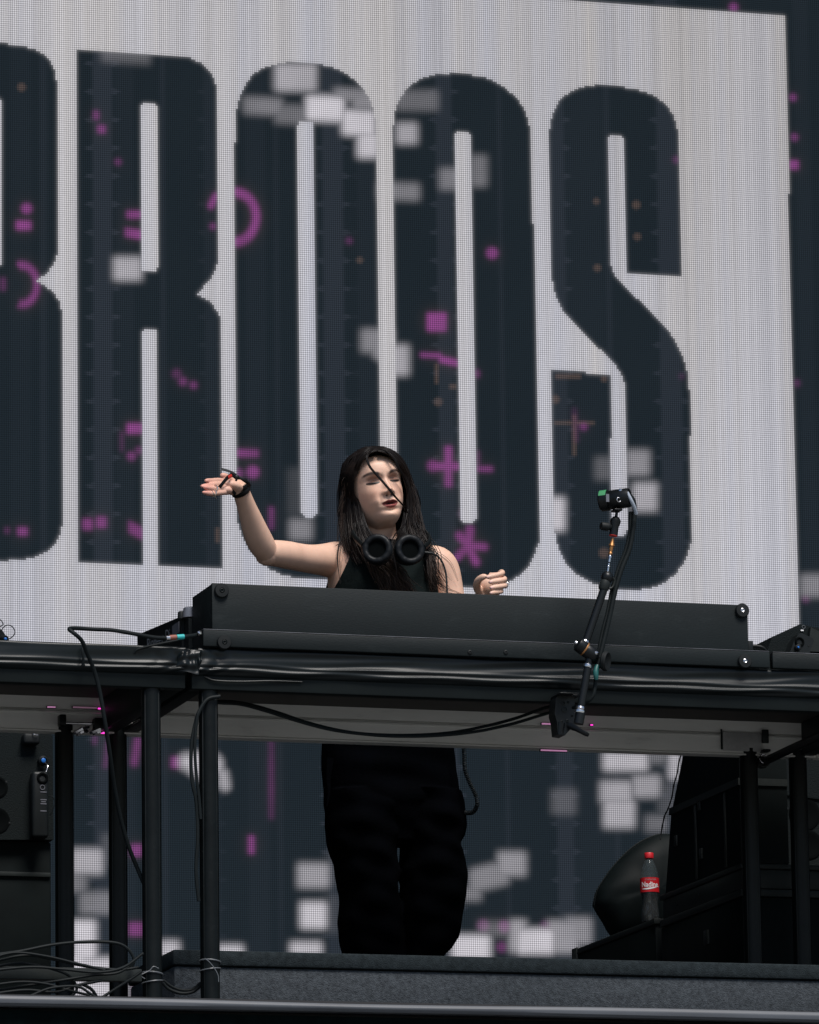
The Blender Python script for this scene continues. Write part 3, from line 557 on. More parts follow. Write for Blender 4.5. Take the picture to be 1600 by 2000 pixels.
# ================================================================== cables draped along the rear rail
def drape(name, pts, r, lab, m_='cable', Y=None, group=None):
    o = cable(name, [P(p[0], p[1], p[2] if len(p) > 2 else Y) for p in pts], r, m_); tag(o, lab, 'cable', group); return o
drape('draped_cable', [(425, 1370), (460, 1371), (500, 1379), (550, 1394), (600, 1411), (660, 1426), (720, 1434), (800, 1436), (880, 1431), (950, 1418), (1010, 1402), (1060, 1384), (1092, 1376)], 0.0040, 'upper of two black cables sagging along the pale rail to the clamp', Y=-0.95, group='cables sagging under the desk')
drape('draped_cable', [(425, 1373), (470, 1376), (520, 1389), (580, 1408), (640, 1424), (700, 1433), (770, 1438), (850, 1437), (930, 1429), (1000, 1414), (1060, 1396), (1094, 1386)], 0.0040, 'lower of two black cables sagging along the pale rail to the clamp', Y=-0.962, group='cables sagging under the desk')
drape('leg_cable', [(430, 1360), (405, 1366), (388, 1392), (380, 1420), (375, 1450), (373, 1490), (376, 1530), (384, 1570), (386, 1640), (383, 1700), (388, 1760)], 0.0048, 'thick black cable bowing out left of the second front leg', Y=-1.10)
drape('leg_cable', [(386, 1395), (382, 1430), (381, 1470), (384, 1520), (388, 1550), (392, 1600)], 0.0040, 'thinner black cable tucked against the second front leg', Y=-1.105)
# pile of cables at the lower left and the bar they hang over
bar = MB(); a = P(-200, 1905, -1.12); b = P(288, 1908, -1.10)
bar.box((a[0], -1.125, b[2]-0.0155), (b[0]-0.02, -1.10, b[2]+0.0155), 0.002); bo = bar.build('cross_bar', 'caseal'); tag(bo, 'flat dark crossbar tied to the front leg under the loose cables', 'bar')
sets = [
 ([(-20, 1866), (40, 1858), (100, 1846), (160, 1840), (220, 1841), (248, 1852), (262, 1875), (255, 1893)], .0040, 'topmost loose cable arching over the pile and curling down at its right end'),
 ([(-20, 1880), (50, 1866), (110, 1875), (170, 1888), (230, 1894), (270, 1890)], .0036, 'loose cable crossing the pile just above the crossbar'),
 ([(-20, 1872), (30, 1861), (90, 1868), (150, 1882), (205, 1895)], .0034, 'loose cable second from the top at the left edge of the pile'),
 ([(-20, 1896), (60, 1889), (120, 1893), (190, 1899), (240, 1890), (280, 1862)], .0036, 'loose cable rising to the front leg at its right end'),
 ([(-20, 1890), (30, 1882), (70, 1885), (130, 1903), (150, 1930), (140, 1946)], .0036, 'loose cable dropping across the crossbar from the pile'),
 ([(-10, 1935), (60, 1924), (120, 1915), (180, 1905), (230, 1900), (262, 1880)], .0036, 'loose cable slanting up across the crossbar'),
 ([(-20, 1942), (50, 1934), (110, 1938), (150, 1925), (200, 1915)], .0036, 'loose cable lying lowest behind the stage edge'),
 ([(60, 1945), (100, 1930), (150, 1927), (175, 1940), (190, 1950)], .0034, 'short loose cable curling in front of the bright screen patch'),
 ([(160, 1922), (178, 1932), (188, 1946), (192, 1956)], .0042, 'short thick cable dropping behind the stage edge in front of the screen patch'),
 ([(200, 1948), (228, 1930), (262, 1908), (276, 1898)], .0036, 'short loose cable reaching the foot of the front leg'),
 ([(-20, 1925), (40, 1918), (90, 1922), (140, 1936), (176, 1944)], .0034, 'loose cable below the crossbar at the left edge'),
]
for k, (pts, r_, lab) in enumerate(sets):
    drape('loose_cable', [(p[0], p[1], -1.145-0.012*((k*5) % 4)) for p in pts], r_, lab, group='loose cables piled at the lower left')
drape('floor_cable', [(318, 1920), (330, 1932), (352, 1940), (375, 1938), (392, 1926)], 0.0042, 'outer black cable sagging between the two front legs near the floor', Y=-1.02)
drape('floor_cable', [(318, 1914), (335, 1927), (355, 1934), (375, 1933), (392, 1920)], 0.0036, 'inner black cable sagging between the two front legs near the floor', Y=-1.01)
for (px, py, lab, tail) in ((294, 1900, 'cable tie with curled tails on the first front leg', [(283, 1912), (275, 1905), (292, 1896), (300, 1888), (310, 1892)]), (406, 1876, 'cable tie with a long loose tail on the second front leg', [(400, 1872), (408, 1878), (418, 1890), (426, 1905), (427, 1918)])):
    t = thing('cable_tie', lab, 'cable tie', P(px, py, -1.1), 'cable ties on the front legs')
    cx = LF if px < 350 else RF
    z = P(px, py, -1.1)[2]
    MB().torus((cx, -1.07, z), (0.1, 0.1, 1), 0.0262, 0.0022, 28, 6).build('loop', 'tie', t); MB().torus((cx, -1.07, z-0.02), (-0.12, 0.05, 1), 0.0262, 0.0018, 28, 6).build('loop', 'tie', t)
    MB().tube(spline([P(q[0], q[1], -1.105) for q in tail], 20), 0.0013, 5).build('tail', 'tie', t)
# ================================================================== monitor speakers and cases beside the booth
def pod(t, c, w_, h, d, rz, m_='plast'):          # plastic corner unit with its mark, knob and socket
    rm = Matrix.Rotation(rz, 3, 'Y')
    MB().box(c-np.array([w_/2, d, h/2]), c+np.array([w_/2, 0, h/2]), 0.006, rot=np.array(rm), about=c, seg=3).build('handle_block', m_, t)
ls = thing('monitor_speaker', 'black textured speaker cabinet at the left edge under the desk', 'speaker', (-1.3, 0.2, 0.55), 'black speakers beside the booth')
YL = 0.1
def PP(l, Y): return [tuple(P(a, b, Y)[[0, 2]]) for a, b in l]
MB().prism(PP([(-190, 1222), (4, 1230), (24, 1262), (103, 1440), (105, 1640), (-190, 1640)], YL), YL, 0.6).build('cabinet', 'speaker', ls)
MB().prism(PP([(-190, 1502), (-190, 1499), (73, 1476), (78, 1478), (76, 1640), (-190, 1640)], YL-0.012), YL-0.012, YL-0.001).build('baffle', 'speaker', ls)
for py, rx in ((1538, 22), (1603, 26)):
    MB().lathe(P(-6, py, YL-0.012), (0, -1, 0), [(rx/730, 0.0), (rx/730*0.97, 0.002), (rx/730*.8, 0.003), (rx/730*.7, 0.0015)], 28).build('vent', 'mesh', ls)
for q in ((12, 1528), (18, 1608)): MB().lathe(P(*q, YL-0.012), (0, -1, 0), [(.004, 0), (.0035, .002), (.002, .0025)], 12).build('screw', 'rubber', ls)
MB().box(P(40, 1457, YL-0.001), P(79, 1432, YL-0.04), 0.008, seg=3).build('handle', 'rubber', ls)
cable('handle_wire', [P(60, 1428, YL-.03), P(66, 1434, YL-.045), P(74, 1436, YL-.045)], .0014, 'steel', parent=ls)
pdl = MB(); pdl.box(P(57, 1640, YL-0.013), P(96, 1506, YL-0.050), 0.010, seg=3); pd = pdl.build('corner_unit', 'plast', ls)
MB().torus(P(83, 1538, YL-0.0515), (0, -1, 0), 0.0062, 0.0010, 20, 6).build('ring_mark', 'knobgr', pd)
for k, (y, ww) in enumerate(((1547, 12), (1562, 12), (1566, 9), (1570, 12), (1584, 12))): MB().box(P(85-ww/2, y+.8, YL-0.0505), P(85+ww/2, y-.8, YL-0.0512)).build('print', 'knobgr', pd)
MB().torus(P(83, 1520, YL-0.05), (0, -1, 0), .012, .004, 24, 8).build('recess', 'mesh', pd)
bc = MB(); bc.lathe(P(82, 1487, YL-0.013), (0.1, -1, 0), [(.013, 0), (.013, .012), (.009, .016), (.008, .012)], 20); bco = bc.build('connector', 'rubber', ls)
MB().lathe(P(83, 1486, YL-0.02), (0.1, -1, 0), [(.0062, 0), (.0062, .009), (.004, .010)], 16).build('blue_tip', 'blue', bco)
cable('clip_wire', [P(88, 1490, YL-.03), P(93, 1496, YL-.04), P(90, 1508, YL-.045)], .0016, 'steel', parent=ls)
cable('loop_wire', [P(92, 1556, YL-.04), P(102, 1556, YL-.045), P(107, 1566, YL-.045), P(104, 1580, YL-.045), P(97, 1594, YL-.04)], .0012, 'cable', parent=ls)
# plug and wires poking over the left deck
tb = MB(); tb.lathe(P(8, 1248, -0.35), (0.15, -1, -0.1), [(.0095, -.01), (.0095, .008), (.007, .012), (.006, .010)], 22); tt = thing('cable_plug', 'black plug with blue tip and thin wire loops at the left edge above the desk', 'plug', P(8, 1255, -0.35))
tb.build('shell', 'rubber', tt)
MB().lathe(P(9, 1248, -0.357), (0.15, -1, -0.1), [(.0036, 0), (.0036, .008), (.002, .009)], 14).build('blue_tip', 'blue', tt)
MB().tube(spline([P(3, 1231, -.35), P(8, 1224, -.35), P(16, 1221, -.35), P(25, 1225, -.35), P(29, 1234, -.35), P(26, 1242, -.35), P(15, 1250, -.35)], 40), .0014, 7).build('wire', 'cable', tt)
MB().tube(spline([P(-3, 1208, -.35), P(3, 1213, -.35), P(6, 1219, -.35), P(4, 1222, -.35), P(-2, 1224, -.35)], 24), .0014, 7).build('wire', 'cable', tt)
MB().prism(PP([(-30, 1270), (-30, 1215), (0, 1226), (8, 1244), (2, 1262)], -0.34), -0.34, -0.30).build('bracket', 'plast', tt)
lc = thing('flight_case', 'plain black flight case under the left speaker', 'flight case', (-1.3, 0.2, 0), 'black flight cases')
MB().box((-1.9, 0.12, 0.004), (P(100, 1700, 0.12)[0], 0.7, P(50, 1643, 0.12)[2]), 0.006).build('box', 'case', lc)
zc = P(50, 1708, 0.115)[2]; MB().box((-1.9, 0.112, zc-0.006), (P(98, 1700, 0.12)[0], 0.1195, zc+0.006), 0.002).build('rim', 'caseal', lc)

rs = thing('monitor_speaker', 'black textured speaker cabinet at the right edge reaching above the desk', 'speaker', (1.4, 0.2, 0.55), 'black speakers beside the booth')
YR = 0.0
MB().prism(PP([(1492, 1700), (1484, 1300), (1499, 1272), (1508, 1244), (1563, 1219), (1640, 1236), (1800, 1300), (1800, 1700)], YR), YR, 0.45).build('cabinet', 'speaker', rs)
MB().prism(PP([(1492, 1548), (1492, 1542), (1545, 1552), (1800, 1580), (1800, 1586)], YR-0.004), YR-0.006, YR-0.001).build('seam', 'case', rs)
MB().prism(PP([(1578, 1272), (1584, 1225), (1600, 1233), (1640, 1245), (1640, 1275)], YR-.02), YR-0.02, YR-0.001).build('corner_plate', 'caseal', rs)
cu = MB(); cu.prism(PP([(1541, 1280), (1551, 1253), (1560, 1238), (1566, 1236), (1588, 1247), (1590, 1252), (1580, 1280)], YR-0.05), YR-0.05, YR-0.0005); cuo = cu.build('corner_unit', 'plast', rs)
MB().torus(P(1570, 1224.5, YR-.003), (0, -1, 0), .0045, .0009, 20, 6).build('ring_mark', 'tie', rs)
MB().box(P(1564, 1232.5, YR-.002), P(1570, 1230, YR-.0035)).build('print', 'white', rs)
MB().torus(P(1562, 1254, YR-.0505), (0, -1, 0), .011, .0035, 24, 8).build('recess', 'mesh', cuo)
MB().lathe(P(1557, 1266, YR-0.05), (0, -1, 0), [(.0085, 0), (.0085, .012), (.006, .014)], 20).build('connector', 'rubber', cuo)
MB().lathe(P(1558, 1265, YR-0.06), (0, -1, 0), [(.0030, 0), (.0030, .008), (.002, .009)], 14).build('blue_tip', 'blue', cuo)
MB().lathe(P(1580, 1261, YR-0.05), (0, -1, 0), [(.003, 0), (.003, .001), (.002, .001)], 14).build('screw', 'rubber', cuo)
MB().box(P(1480, 1503, YR-.001), P(1513, 1478, YR-.04), 0.008, seg=3).build('handle', 'rubber', rs)
MB().box(P(1477, 1690, YR-.001), P(1497, 1554, YR-.035), 0.006, seg=3).build('grip_plate', 'case', rs)
for (x, y, rx) in ((1572, 1590, 34), (1580, 1650, 30)): MB().lathe(P(x, y, YR-.001), (0, -1, 0), [(rx/730, 0.0), (rx/730*0.97, 0.002), (rx/730*.8, 0.003), (rx/730*.7, 0.0015)], 28).build('vent', 'mesh', rs)
for q in ((1520, 1488), (1538, 1580), (1536, 1640)): MB().lathe(P(*q, YR-.001), (0, -1, 0), [(.004, 0), (.0035, .002), (.002, .0025)], 12).build('screw', 'rubber', rs)

XC = 0.90
rc = thing('flight_case', 'tall black flight case with rail bands behind the right rear legs', 'flight case', (1.25, 0.1, 0), 'black flight cases')
MB().box((XC+0.004, -0.25, 0.002), (1.6, 0.42, 0.455), 0.005).build('base', 'case', rc)
MB().box((XC+0.004, -0.25, 0.478), (1.6, 0.40, 0.530), 0.003).build('drawer', 'caseal', rc)
for z, h in ((0.456, 0.020), (0.531, 0.014)): MB().box((XC-0.001, -0.255, z), (1.6, 0.415, z+h), 0.002).build('rail_band', 'caseal', rc)
for y in (0.10, 0.28): MB().lathe((XC+0.003, y, 0.505), (-1, 0, 0), [(.006, 0), (.005, .002), (.003, .002)], 12).build('screw', 'rubber', rc)
MB().box((XC-0.002, 0.02, 0.36), (XC+0.004, 0.055, 0.40), 0.001).build('latch', 'caseal', rc)
uc = thing('flight_case', 'slanted black equipment case on top of the tall case, left of the speaker', 'flight case', (1.2, 0.1, 0.546), 'black flight cases')
MB().prism([(-0.25, 0.547), (-0.25, 0.758), (0.315, 0.758), (0.375, 0.547)], XC+0.004, 1.04, 0).build('body', 'case', uc)
MB().prism([(-0.25, 0.778), (-0.25, 0.935), (0.185, 0.935), (0.30, 0.778)], XC+0.004, 1.04, 0).build('lid', 'case', uc)
MB().prism([(-0.255, 0.7585), (-0.255, 0.7775), (0.312, 0.7775), (0.320, 0.7585)], XC-0.002, 1.04, 0).build('rail_band', 'caseal', uc)
for y, w_ in ((0.10, 0.012), (-0.14, 0.012)): MB().box((XC-0.001, y, 0.55), (XC+0.0035, y+w_, 0.757), 0.001).build('upright', 'caseal', uc)
for y, z in ((0.26, 0.665), (0.06, 0.735), (0.055, 0.60)): MB().box((XC-0.002, y, z), (XC+0.0035, y+0.02, z+0.03), 0.001).build('latch', 'caseal', uc)
cable('chain', [P(1330, 1475, .2), P(1326, 1490, .22), P(1323, 1510, .24), P(1316, 1535, .27), P(1313, 1555, .3), P(1305, 1580, .32), P(1298, 1595, .34), P(1292, 1625, .36), P(1290, 1640, .36)], .0022, 'rubber', parent=uc)
lw = thing('flight_case', 'low black flight case standing furthest back on the right, under the bottle', 'flight case', (1.25, 0.85, 0), 'black flight cases')
MB().box((XC+0.004, 0.47, 0.002), (1.6, 1.19, 0.472), 0.005).build('box', 'case', lw)
MB().box((XC-0.001, 0.465, 0.4725), (1.6, 1.195, 0.488), 0.002).build('rail_band', 'caseal', lw); MB().box((XC-0.003, 1.15, 0.003), (XC+0.0035, 1.197, 0.492), 0.002).build('corner_strip', 'caseal', lw)
bg_ = thing('round_bag', 'round black padded bag leaning behind the bottle', 'bag', P(1250, 1830, 0.95))
ol = spline([P(*q, 1.0) for q in ((1161, 1768), (1166, 1742), (1178, 1720), (1200, 1690), (1232, 1658), (1264, 1638), (1296, 1630), (1335, 1640), (1362, 1690), (1372, 1750), (1350, 1812), (1290, 1838), (1230, 1838), (1198, 1828), (1180, 1802), (1165, 1780), (1161, 1768))], 72)[:-1]
cen = ol.mean(0); lay = []
for t_ in np.linspace(-1, 1, 17):
    k = (1-abs(t_)**2.6)**.5*.999+.001; q = cen+(ol-cen)*k; q[:, 1] = 1.0+.085*t_+.004*np.sin(np.arange(71)*.5+t_*5)*k; lay.append(q)
bm_ = MB(); bm_.rings(lay); bm_.build('padding', 'case', bg_, sharp=180)
MB().tube(cen+(np.vstack([ol, ol[:1]])-cen)*1.004-np.array([0, .002, 0]), .0022, 6, caps=False).build('seam', 'case', bg_)

# ------------------------------------------------------------------ bottle
BO = P(1270.5, 1797, 0.56); BO[2] = 0.4885
bt = thing('cola_bottle', 'plastic cola bottle with red cap and red name label on the low flight case', 'bottle', BO)
bh = 0.193/0.235
pf = [(0.024, 0), (0.0285, .004), (0.0300, .014), (0.0300, .030), (0.0275, .05), (0.0262, .066), (0.0275, .08), (0.0300, .098), (0.0310, .103), (0.0310, .152), (0.0300, .160), (0.0270, .178), (0.0210, .198), (0.0150, .212), (0.0120, .219), (0.0120, .222)]
pf = [(r_*0.98*bh*1.06, h*bh) for r_, h in pf]
MB().lathe(BO, (0, 0, 1), pf, 36).build('bottle_body', 'pet', bt)
MB().lathe(BO, (0, 0, 1), [(r_*0.94, h+0.0008) for r_, h in pf if h < 0.158*bh], 32).build('cola', 'cola', bt)
MB().lathe(BO+np.array([0, 0, .2225*bh]), (0, 0, 1), [(.0155*bh, 0), (.0158*bh, .002), (.0158*bh, .017*bh), (.0145*bh, .019*bh)], 30).build('cap', 'redcap', bt)
LR_ = 0.0310*0.98*bh*1.06+0.0006
MB().lathe(BO, (0, 0, 1), [(LR_, .103*bh), (LR_, .153*bh)], 40, caps=False).build('label', 'label', bt)
fa = math.atan2(CAM[1]-BO[1], CAM[0]-BO[0])       # the printed side faces the audience
def wrap(v, f, zc, nm, m_, sc=1.0):
    a = fa+R(6)+v[:, 0]*sc/LR_; q = np.stack([BO[0]+(LR_+.0006)*np.cos(a), BO[1]+(LR_+.0006)*np.sin(a), BO[2]+zc+v[:, 1]], 1)
    mb = MB(); mb.add(q, f); o = mb.build(nm, m_, bt, smooth=False)
    if nm == 'lettering': o['kind'] = 'stuff'
    return o
v, f = text_mesh('Nadine.', 0.0205, 0, 0.0004); wrap(v, f, .128*bh, 'lettering', 'white', .86)
v, f = text_mesh('Coca-Cola', 0.0075, 0.3); wrap(v, f, .146*bh, 'lettering', 'greyp')
uu = np.linspace(-.026, .024, 24); top = .1145*bh+.0065*((uu+.026)/.05)**2.0; th = .0036*np.sin(np.linspace(0.35, math.pi, 24))
v = np.concatenate([np.stack([uu, top-th], 1), np.stack([uu, top+th*0.25], 1)]); wrap(v, [(i, i+1, 24+i+1, 24+i) for i in range(23)], 0, 'swoosh', 'white')

# ================================================================== clamp, articulated arm and small camera
YA = -1.30
def A(px, py, dy=0.0): return P(px, py, YA+dy)
ar = thing('camera_mount', 'black articulated arm with brass spigot clamped to the desk front, holding a small camera', 'camera arm', A(1105, 1430))
cm = MB(); cm.prism([tuple(P(a, b, YA+.155)[[0, 2]]) for a, b in ((1092, 1352), (1105, 1349), (1111, 1358), (1122, 1362), (1124, 1400), (1118, 1420), (1104, 1436), (1090, 1434), (1088, 1410), (1084, 1395), (1086, 1365))], YA+0.155, YA+0.205)
cmp_ = cm.build('clamp_body', 'blackal', ar)
MB().box(P(1095, 1352, YA+.12), P(1122, 1366, YA+0.2), 0.003).build('upper_jaw', 'blackal', cmp_)
for q, r_ in (((1101, 1374), .005), ((1103, 1386), .008), ((1110, 1372), .003), ((1118, 1398), .003), ((1108, 1408), .004), ((1097, 1410), .004)): MB().lathe(P(*q, YA+.155), (0, -1, 0), [(r_, 0), (r_, .002), (r_*.6, .003), (r_*.5, .001)], 14).build('screw', 'caseal', cmp_)
MB().tube([P(1112, 1358, YA+.16), P(1134, 1358, YA+.05)], .003, 10).build('clamp_bolt', 'steel', cmp_)
lv = MB(); lv.tube(spline([P(1112, 1416, YA+.15), P(1128, 1424, YA+.13), P(1140, 1431, YA+.12), P(1150, 1436, YA+.12)], 10), np.array([.010, .0095, .009, .008, .0075, .007, .0065, .0062, .006, .0045]), 10, flat=.6); lv.build('lever', 'blackal', ar)
ft = MB(); ft.tube([P(1096, 1412, YA+.16), P(1094, 1436, YA+.16)], [.011, .009], 12); ft.build('clamp_foot', 'blackal', ar)
ax = unit(A(1152, 1290)-A(1132, 1400))
MB().lathe(A(1130, 1414), ax, [(.0125, 0), (.0125, .03)], 24).build('socket', 'blackal', ar)
MB().lathe(A(1132, 1393), ax, [(.0132, 0), (.0140, .003), (.0132, .007), (.0105, .009), (.0118, .012), (.0105, .017)], 24).build('chrome_collar', 'steel', ar)
MB().tube([A(1134, 1384), A(1151, 1288)], .0098, 20).build('lower_arm', 'blackal', ar)
MB().lathe(A(1148, 1301), unit(A(1152, 1290)-A(1146, 1310)), [(.0105, -.004), (.0115, 0), (.0105, .004)], 20).build('ring', 'steel', ar)
ja = A(1129, 1258); jb = A(1164, 1284); jx = unit(jb-ja); L_ = np.linalg.norm(jb-ja)
jt = MB(); jt.lathe(ja, jx, [(.011, -.004), (.0175, 0), (.0185, .004), (.0185, .022), (.0175, .024), (.0185, .026), (.0180, L_-.008), (.0145, L_), (.010, L_+.004)], 28); jo = jt.build('elbow_joint', 'blackal', ar)
MB().lathe(ja, jx, [(.0188, .0195), (.0191, .0215), (.0188, .0235)], 28).build('copper_ring', 'brass', jo)
MB().lathe(ja-jx*.004, jx, [(.003, -.006), (.005, -.003), (.0055, 0)], 14).build('bolt', 'steel', jo)
MB().lathe(A(1163, 1277, -.012), (0.3, -0.9, 0.3), [(.006, 0), (.005, .006), (.002, .009)], 14).build('bolt', 'steel', jo)
kx = unit((0.75, -0.6, -0.15)); kc_ = A(1178, 1291)
kn = MB(); kn.lathe(kc_, kx, [(.008, -.016), (.010, -.004), (.022, 0), (.0255, .004), (.0255, .010), (.0225, .0135), (.016, .012), (.013, .010)], 30); kn.build('tightening_knob', 'rubber', ar)
MB().tube([A(1162, 1278), kc_], .006, 12).build('knob_stem', 'blackal', ar)
MB().tube([A(1143, 1258), A(1180, 1150)], .0100, 20).build('upper_arm', 'blackal', ar)
MB().lathe(A(1143, 1254), unit(A(1180, 1150)-A(1143, 1258)), [(.0105, -.004), (.0118, 0), (.0105, .004)], 20).build('ring', 'steel', ar)
MB().lathe(A(1178, 1153), unit(A(1188, 1120)-A(1178, 1153)), [(.0105, 0), (.013, .004), (.0135, .02), (.0115, .028)], 24).build('grey_collar', 'caseal', ar)
MB().ell(A(1186, 1128), (.0155, .0155, .0165), None, 22, 14).build('ball_joint', 'blackal', ar, sharp=180)
MB().lathe(A(1187, 1119), (0.1, -0.3, 1), [(.007, -.003), (.0075, 0), (.005, .004)], 16).build('pin', 'steel', ar)
MB().tube(spline([A(1196, 1128), A(1201, 1134), A(1197, 1146), A(1190, 1150)], 12), .003, 8).build('wing', 'caseal', ar)
sx = unit(A(1198, 1046)-A(1187, 1118)); s0 = A(1187, 1117)
def sp(py): return A(1187+(1118-py)*11/72.0, py)
for nm, prof, y0, m_ in (('spigot_tip', [(.0030, 0), (.0030, .010), (.0044, .011), (.0044, .014), (.003, .015), (.003, .021)], 1116, 'steel'), ('spigot_neck', [(.0035, 0), (.0033, .010), (.0046, .011), (.0046, .016), (.0036, .018)], 1098, 'steel'), ('spigot', [(.0035, 0), (.0050, .002), (.0050, .006), (.0036, .008), (.0045, .014), (.0055, .022), (.0076, .024), (.0062, .029), (.0045, .035), (.0036, .044)], 1084, 'brass')):
    MB().lathe(sp(y0), sx, prof, 18).build(nm, m_, ar)
MB().lathe(A(1198, 1046), sx, [(.0105, -.0012), (.0105, 0)], 18).build('red_washer', 'red', ar)
bh2 = MB(); bh2.lathe(A(1198, 1046), sx, [(.0108, 0.0002), (.0108, .024), (.0135, .034), (.0138, .040), (.008, .048), (.004, .050), (.0035, .066)], 24); bh2.build('ball_head', 'blackal', ar)
MB().lathe(A(1194, 1030), unit((-1, -0.15, 0.06)), [(.006, 0), (.009, .008), (.0105, .010), (.0105, .026), (.0085, .029)], 20).build('locking_knob', 'rubber', ar)
MB().box(A(1193, 1001, 0.012), A(1217, 993, -0.02), 0.003).build('mount_plate', 'blackal', ar)
# camera
cc = A(1206, 975); ca = unit((0.80, -0.55, 0.05))
mc = thing('small_camera', 'small black camera with a green sticker on top of the clamped arm', 'camera', A(1206, 992))
MB().lathe(cc-ca*.020, ca, [(.022, -.026), (.0262, -.022), (.0268, -.004), (.0225, -.001), (.0245, .002), (.0250, .046), (.0235, .053), (.012, .055)], 36).build('body', 'blackal', mc)
st = MB(); u, w_, a_ = basis(ca); sv = []
for h in (-.0225, -.004):
    for t in np.linspace(R(20), R(100), 10):
        sv.append(cc-ca*.020+ca*h+.0273*(math.cos(t)*(-u)*1+math.sin(t)*w_))
st.add(sv, [(i, i+1, 10+i+1, 10+i) for i in range(9)]); st.build('sticker', 'green', mc)
MB().box(A(1184, 980, -.026), A(1190, 965, -.027), 0.0).build('side_mark', 'knobgr', mc)
MB().lathe(A(1212, 958, -.018), (0.1, -.5, 1), [(.004, -.006), (.0062, 0), (.004, .004)], 16).build('screw', 'steel', mc)
MB().torus(A(1209, 976, -.027), (0.2, -1, 0), .0055, .0016, 20, 8).build('socket_ring', 'steel', mc)
cbl = thing('camera_cable', 'dark cable with a pale grey boot running down beside the arm', 'cable', A(1235, 1005))
MB().tube(spline([A(1225, 962, -.03), A(1232, 975, -.035), A(1239, 990, -.03), A(1243, 1004, -.02)], 14), [.0045]*14, 10).build('grey_boot', 'lgrey', cbl)
MB().tube(spline([A(1222, 962, .0), A(1236, 975, .0), A(1240, 1000, 0), A(1236, 1040, 0), A(1229, 1075, .0), A(1215, 1110, .0), A(1203, 1150, 0), A(1193, 1195, 0), A(1185, 1230, .0), A(1174, 1275, 0), A(1168, 1305, 0)], 60), .0060, 10).build('cord', 'cable', cbl)
MB().tube(spline([A(1232, 1000, .01), A(1230, 1040, .01), A(1222, 1075, .01), A(1208, 1110, .012), A(1196, 1150, .012), A(1187, 1195, .01), A(1178, 1230, .01), A(1171, 1265, 0.01), A(1166, 1300, .01), A(1163, 1335, .01), A(1158, 1360, .01), A(1140, 1375, .03), A(1120, 1382, .1)], 60), .0048, 10).build('cord', 'cable', cbl)
MB().tube(spline([A(1167, 1300, .0), A(1164, 1312, -.004), A(1165, 1328, -.004)], 8), [.006, .0066, .0066, .007, .0072, .007, .006, .004], 12).build('tape_ring', 'tealdk', cbl)
# ================================================================== the performer
def remesh(mb, name, voxel, smooth_it=3, fac=0.5):
    m = mb.mesh(name); o = bpy.data.objects.new(name, m); COL.objects.link(o)
    r = o.modifiers.new('r', 'REMESH'); r.mode = 'VOXEL'; r.voxel_size = voxel; r.adaptivity = 0
    if smooth_it:
        s = o.modifiers.new('s', 'SMOOTH'); s.iterations = smooth_it; s.factor = fac
    bpy.context.view_layer.update()
    m2 = bpy.data.meshes.new_from_object(o.evaluated_get(bpy.context.evaluated_depsgraph_get()))
    bpy.data.objects.remove(o); bpy.data.meshes.remove(m); m2.name = name
    return m2
def coords(m):
    a = np.empty(len(m.vertices)*3, np.float32); m.vertices.foreach_get('co', a); return a.reshape(-1, 3).astype(float)
def place(m, name, parent, material, smooth=True):
    b = org(parent); c = coords(m)-b; m.vertices.foreach_set('co', c.astype(np.float32).ravel()); m.update()
    o = bpy.data.objects.new(name, m); COL.objects.link(o); o.parent = parent
    m.materials.clear(); m.materials.append(MT[material] if isinstance(material, str) else material)
    if smooth: soft(m, 180)
    return o
per = thing('person', 'dark haired woman in a black sleeveless top behind the desk with one arm raised', 'person', (0, 0, 0))

# head frame: ex to her left (picture right), ed the way she faces, ez up
yaw_, pit_, rol_ = R(4), R(4), R(10.5)
ed = np.array([math.sin(yaw_)*math.cos(pit_), -math.cos(yaw_)*math.cos(pit_), math.sin(pit_)])
ex = unit(np.cross(ed, [0, 0, 1]))*-1.0
ez = np.cross(ed, ex)*1.0
if ez[2] < 0: ez = -ez
ex, ez = math.cos(rol_)*ex+math.sin(rol_)*ez*1.0, math.cos(rol_)*ez-math.sin(rol_)*ex
HS = 1.0
HO = P(754, 934, -0.10)-ed*0.098*HS
def HW(x, d, z): return HO+HS*(np.multiply.outer(x, ex)+np.multiply.outer(d, ed)+np.multiply.outer(z, ez))
def HL(v): q = (v-HO)/HS; return q@ex, q@ed, q@ez
def itp(z, tab): t = np.array(tab); return np.interp(z, t[:, 0], t[:, 1])
def sitp(z, tab):                                 # smooth interpolation
    t = np.array(tab); zz_ = np.linspace(t[0, 0], t[-1, 0], 400); v = np.interp(zz_, t[:, 0], t[:, 1]); k = np.hanning(27); k /= k.sum()
    v = np.convolve(np.pad(v, 13, mode='edge'), k, 'valid'); return np.interp(z, zz_, v)
W_T = [(-.120, .020), (-.113, .031), (-.102, .041), (-.088, .051), (-.066, .0615), (-.045, .0675), (-.02, .0715), (0, .0735), (.02, .0745), (.038, .0735), (.055, .068), (.073, .056), (.086, .038), (.0935, .02), (.097, .004)]
F_T = [(-.120, .058), (-.115, .078), (-.108, .0885), (-.099, .0925), (-.090, .0915), (-.084, .0885), (-.077, .0925), (-.068, .0925), (-.058, .0955), (-.050, .0945), (-.03, .0930), (-.012, .0905), (.002, .0905), (.016, .0975), (.03, .0975), (.044, .0940), (.056, .086), (.073, .066), (.086, .042), (.0935, .022), (.097, .004)]
B_T = [(-.120, .02), (-.098, .045), (-.07, .055), (-.04, .070), (0, .079), (.038, .079), (.056, .072), (.073, .056), (.086, .042), (.0935, .022), (.097, .004)]
def G(x, c, s): return np.exp(-((x-c)/s)**2)
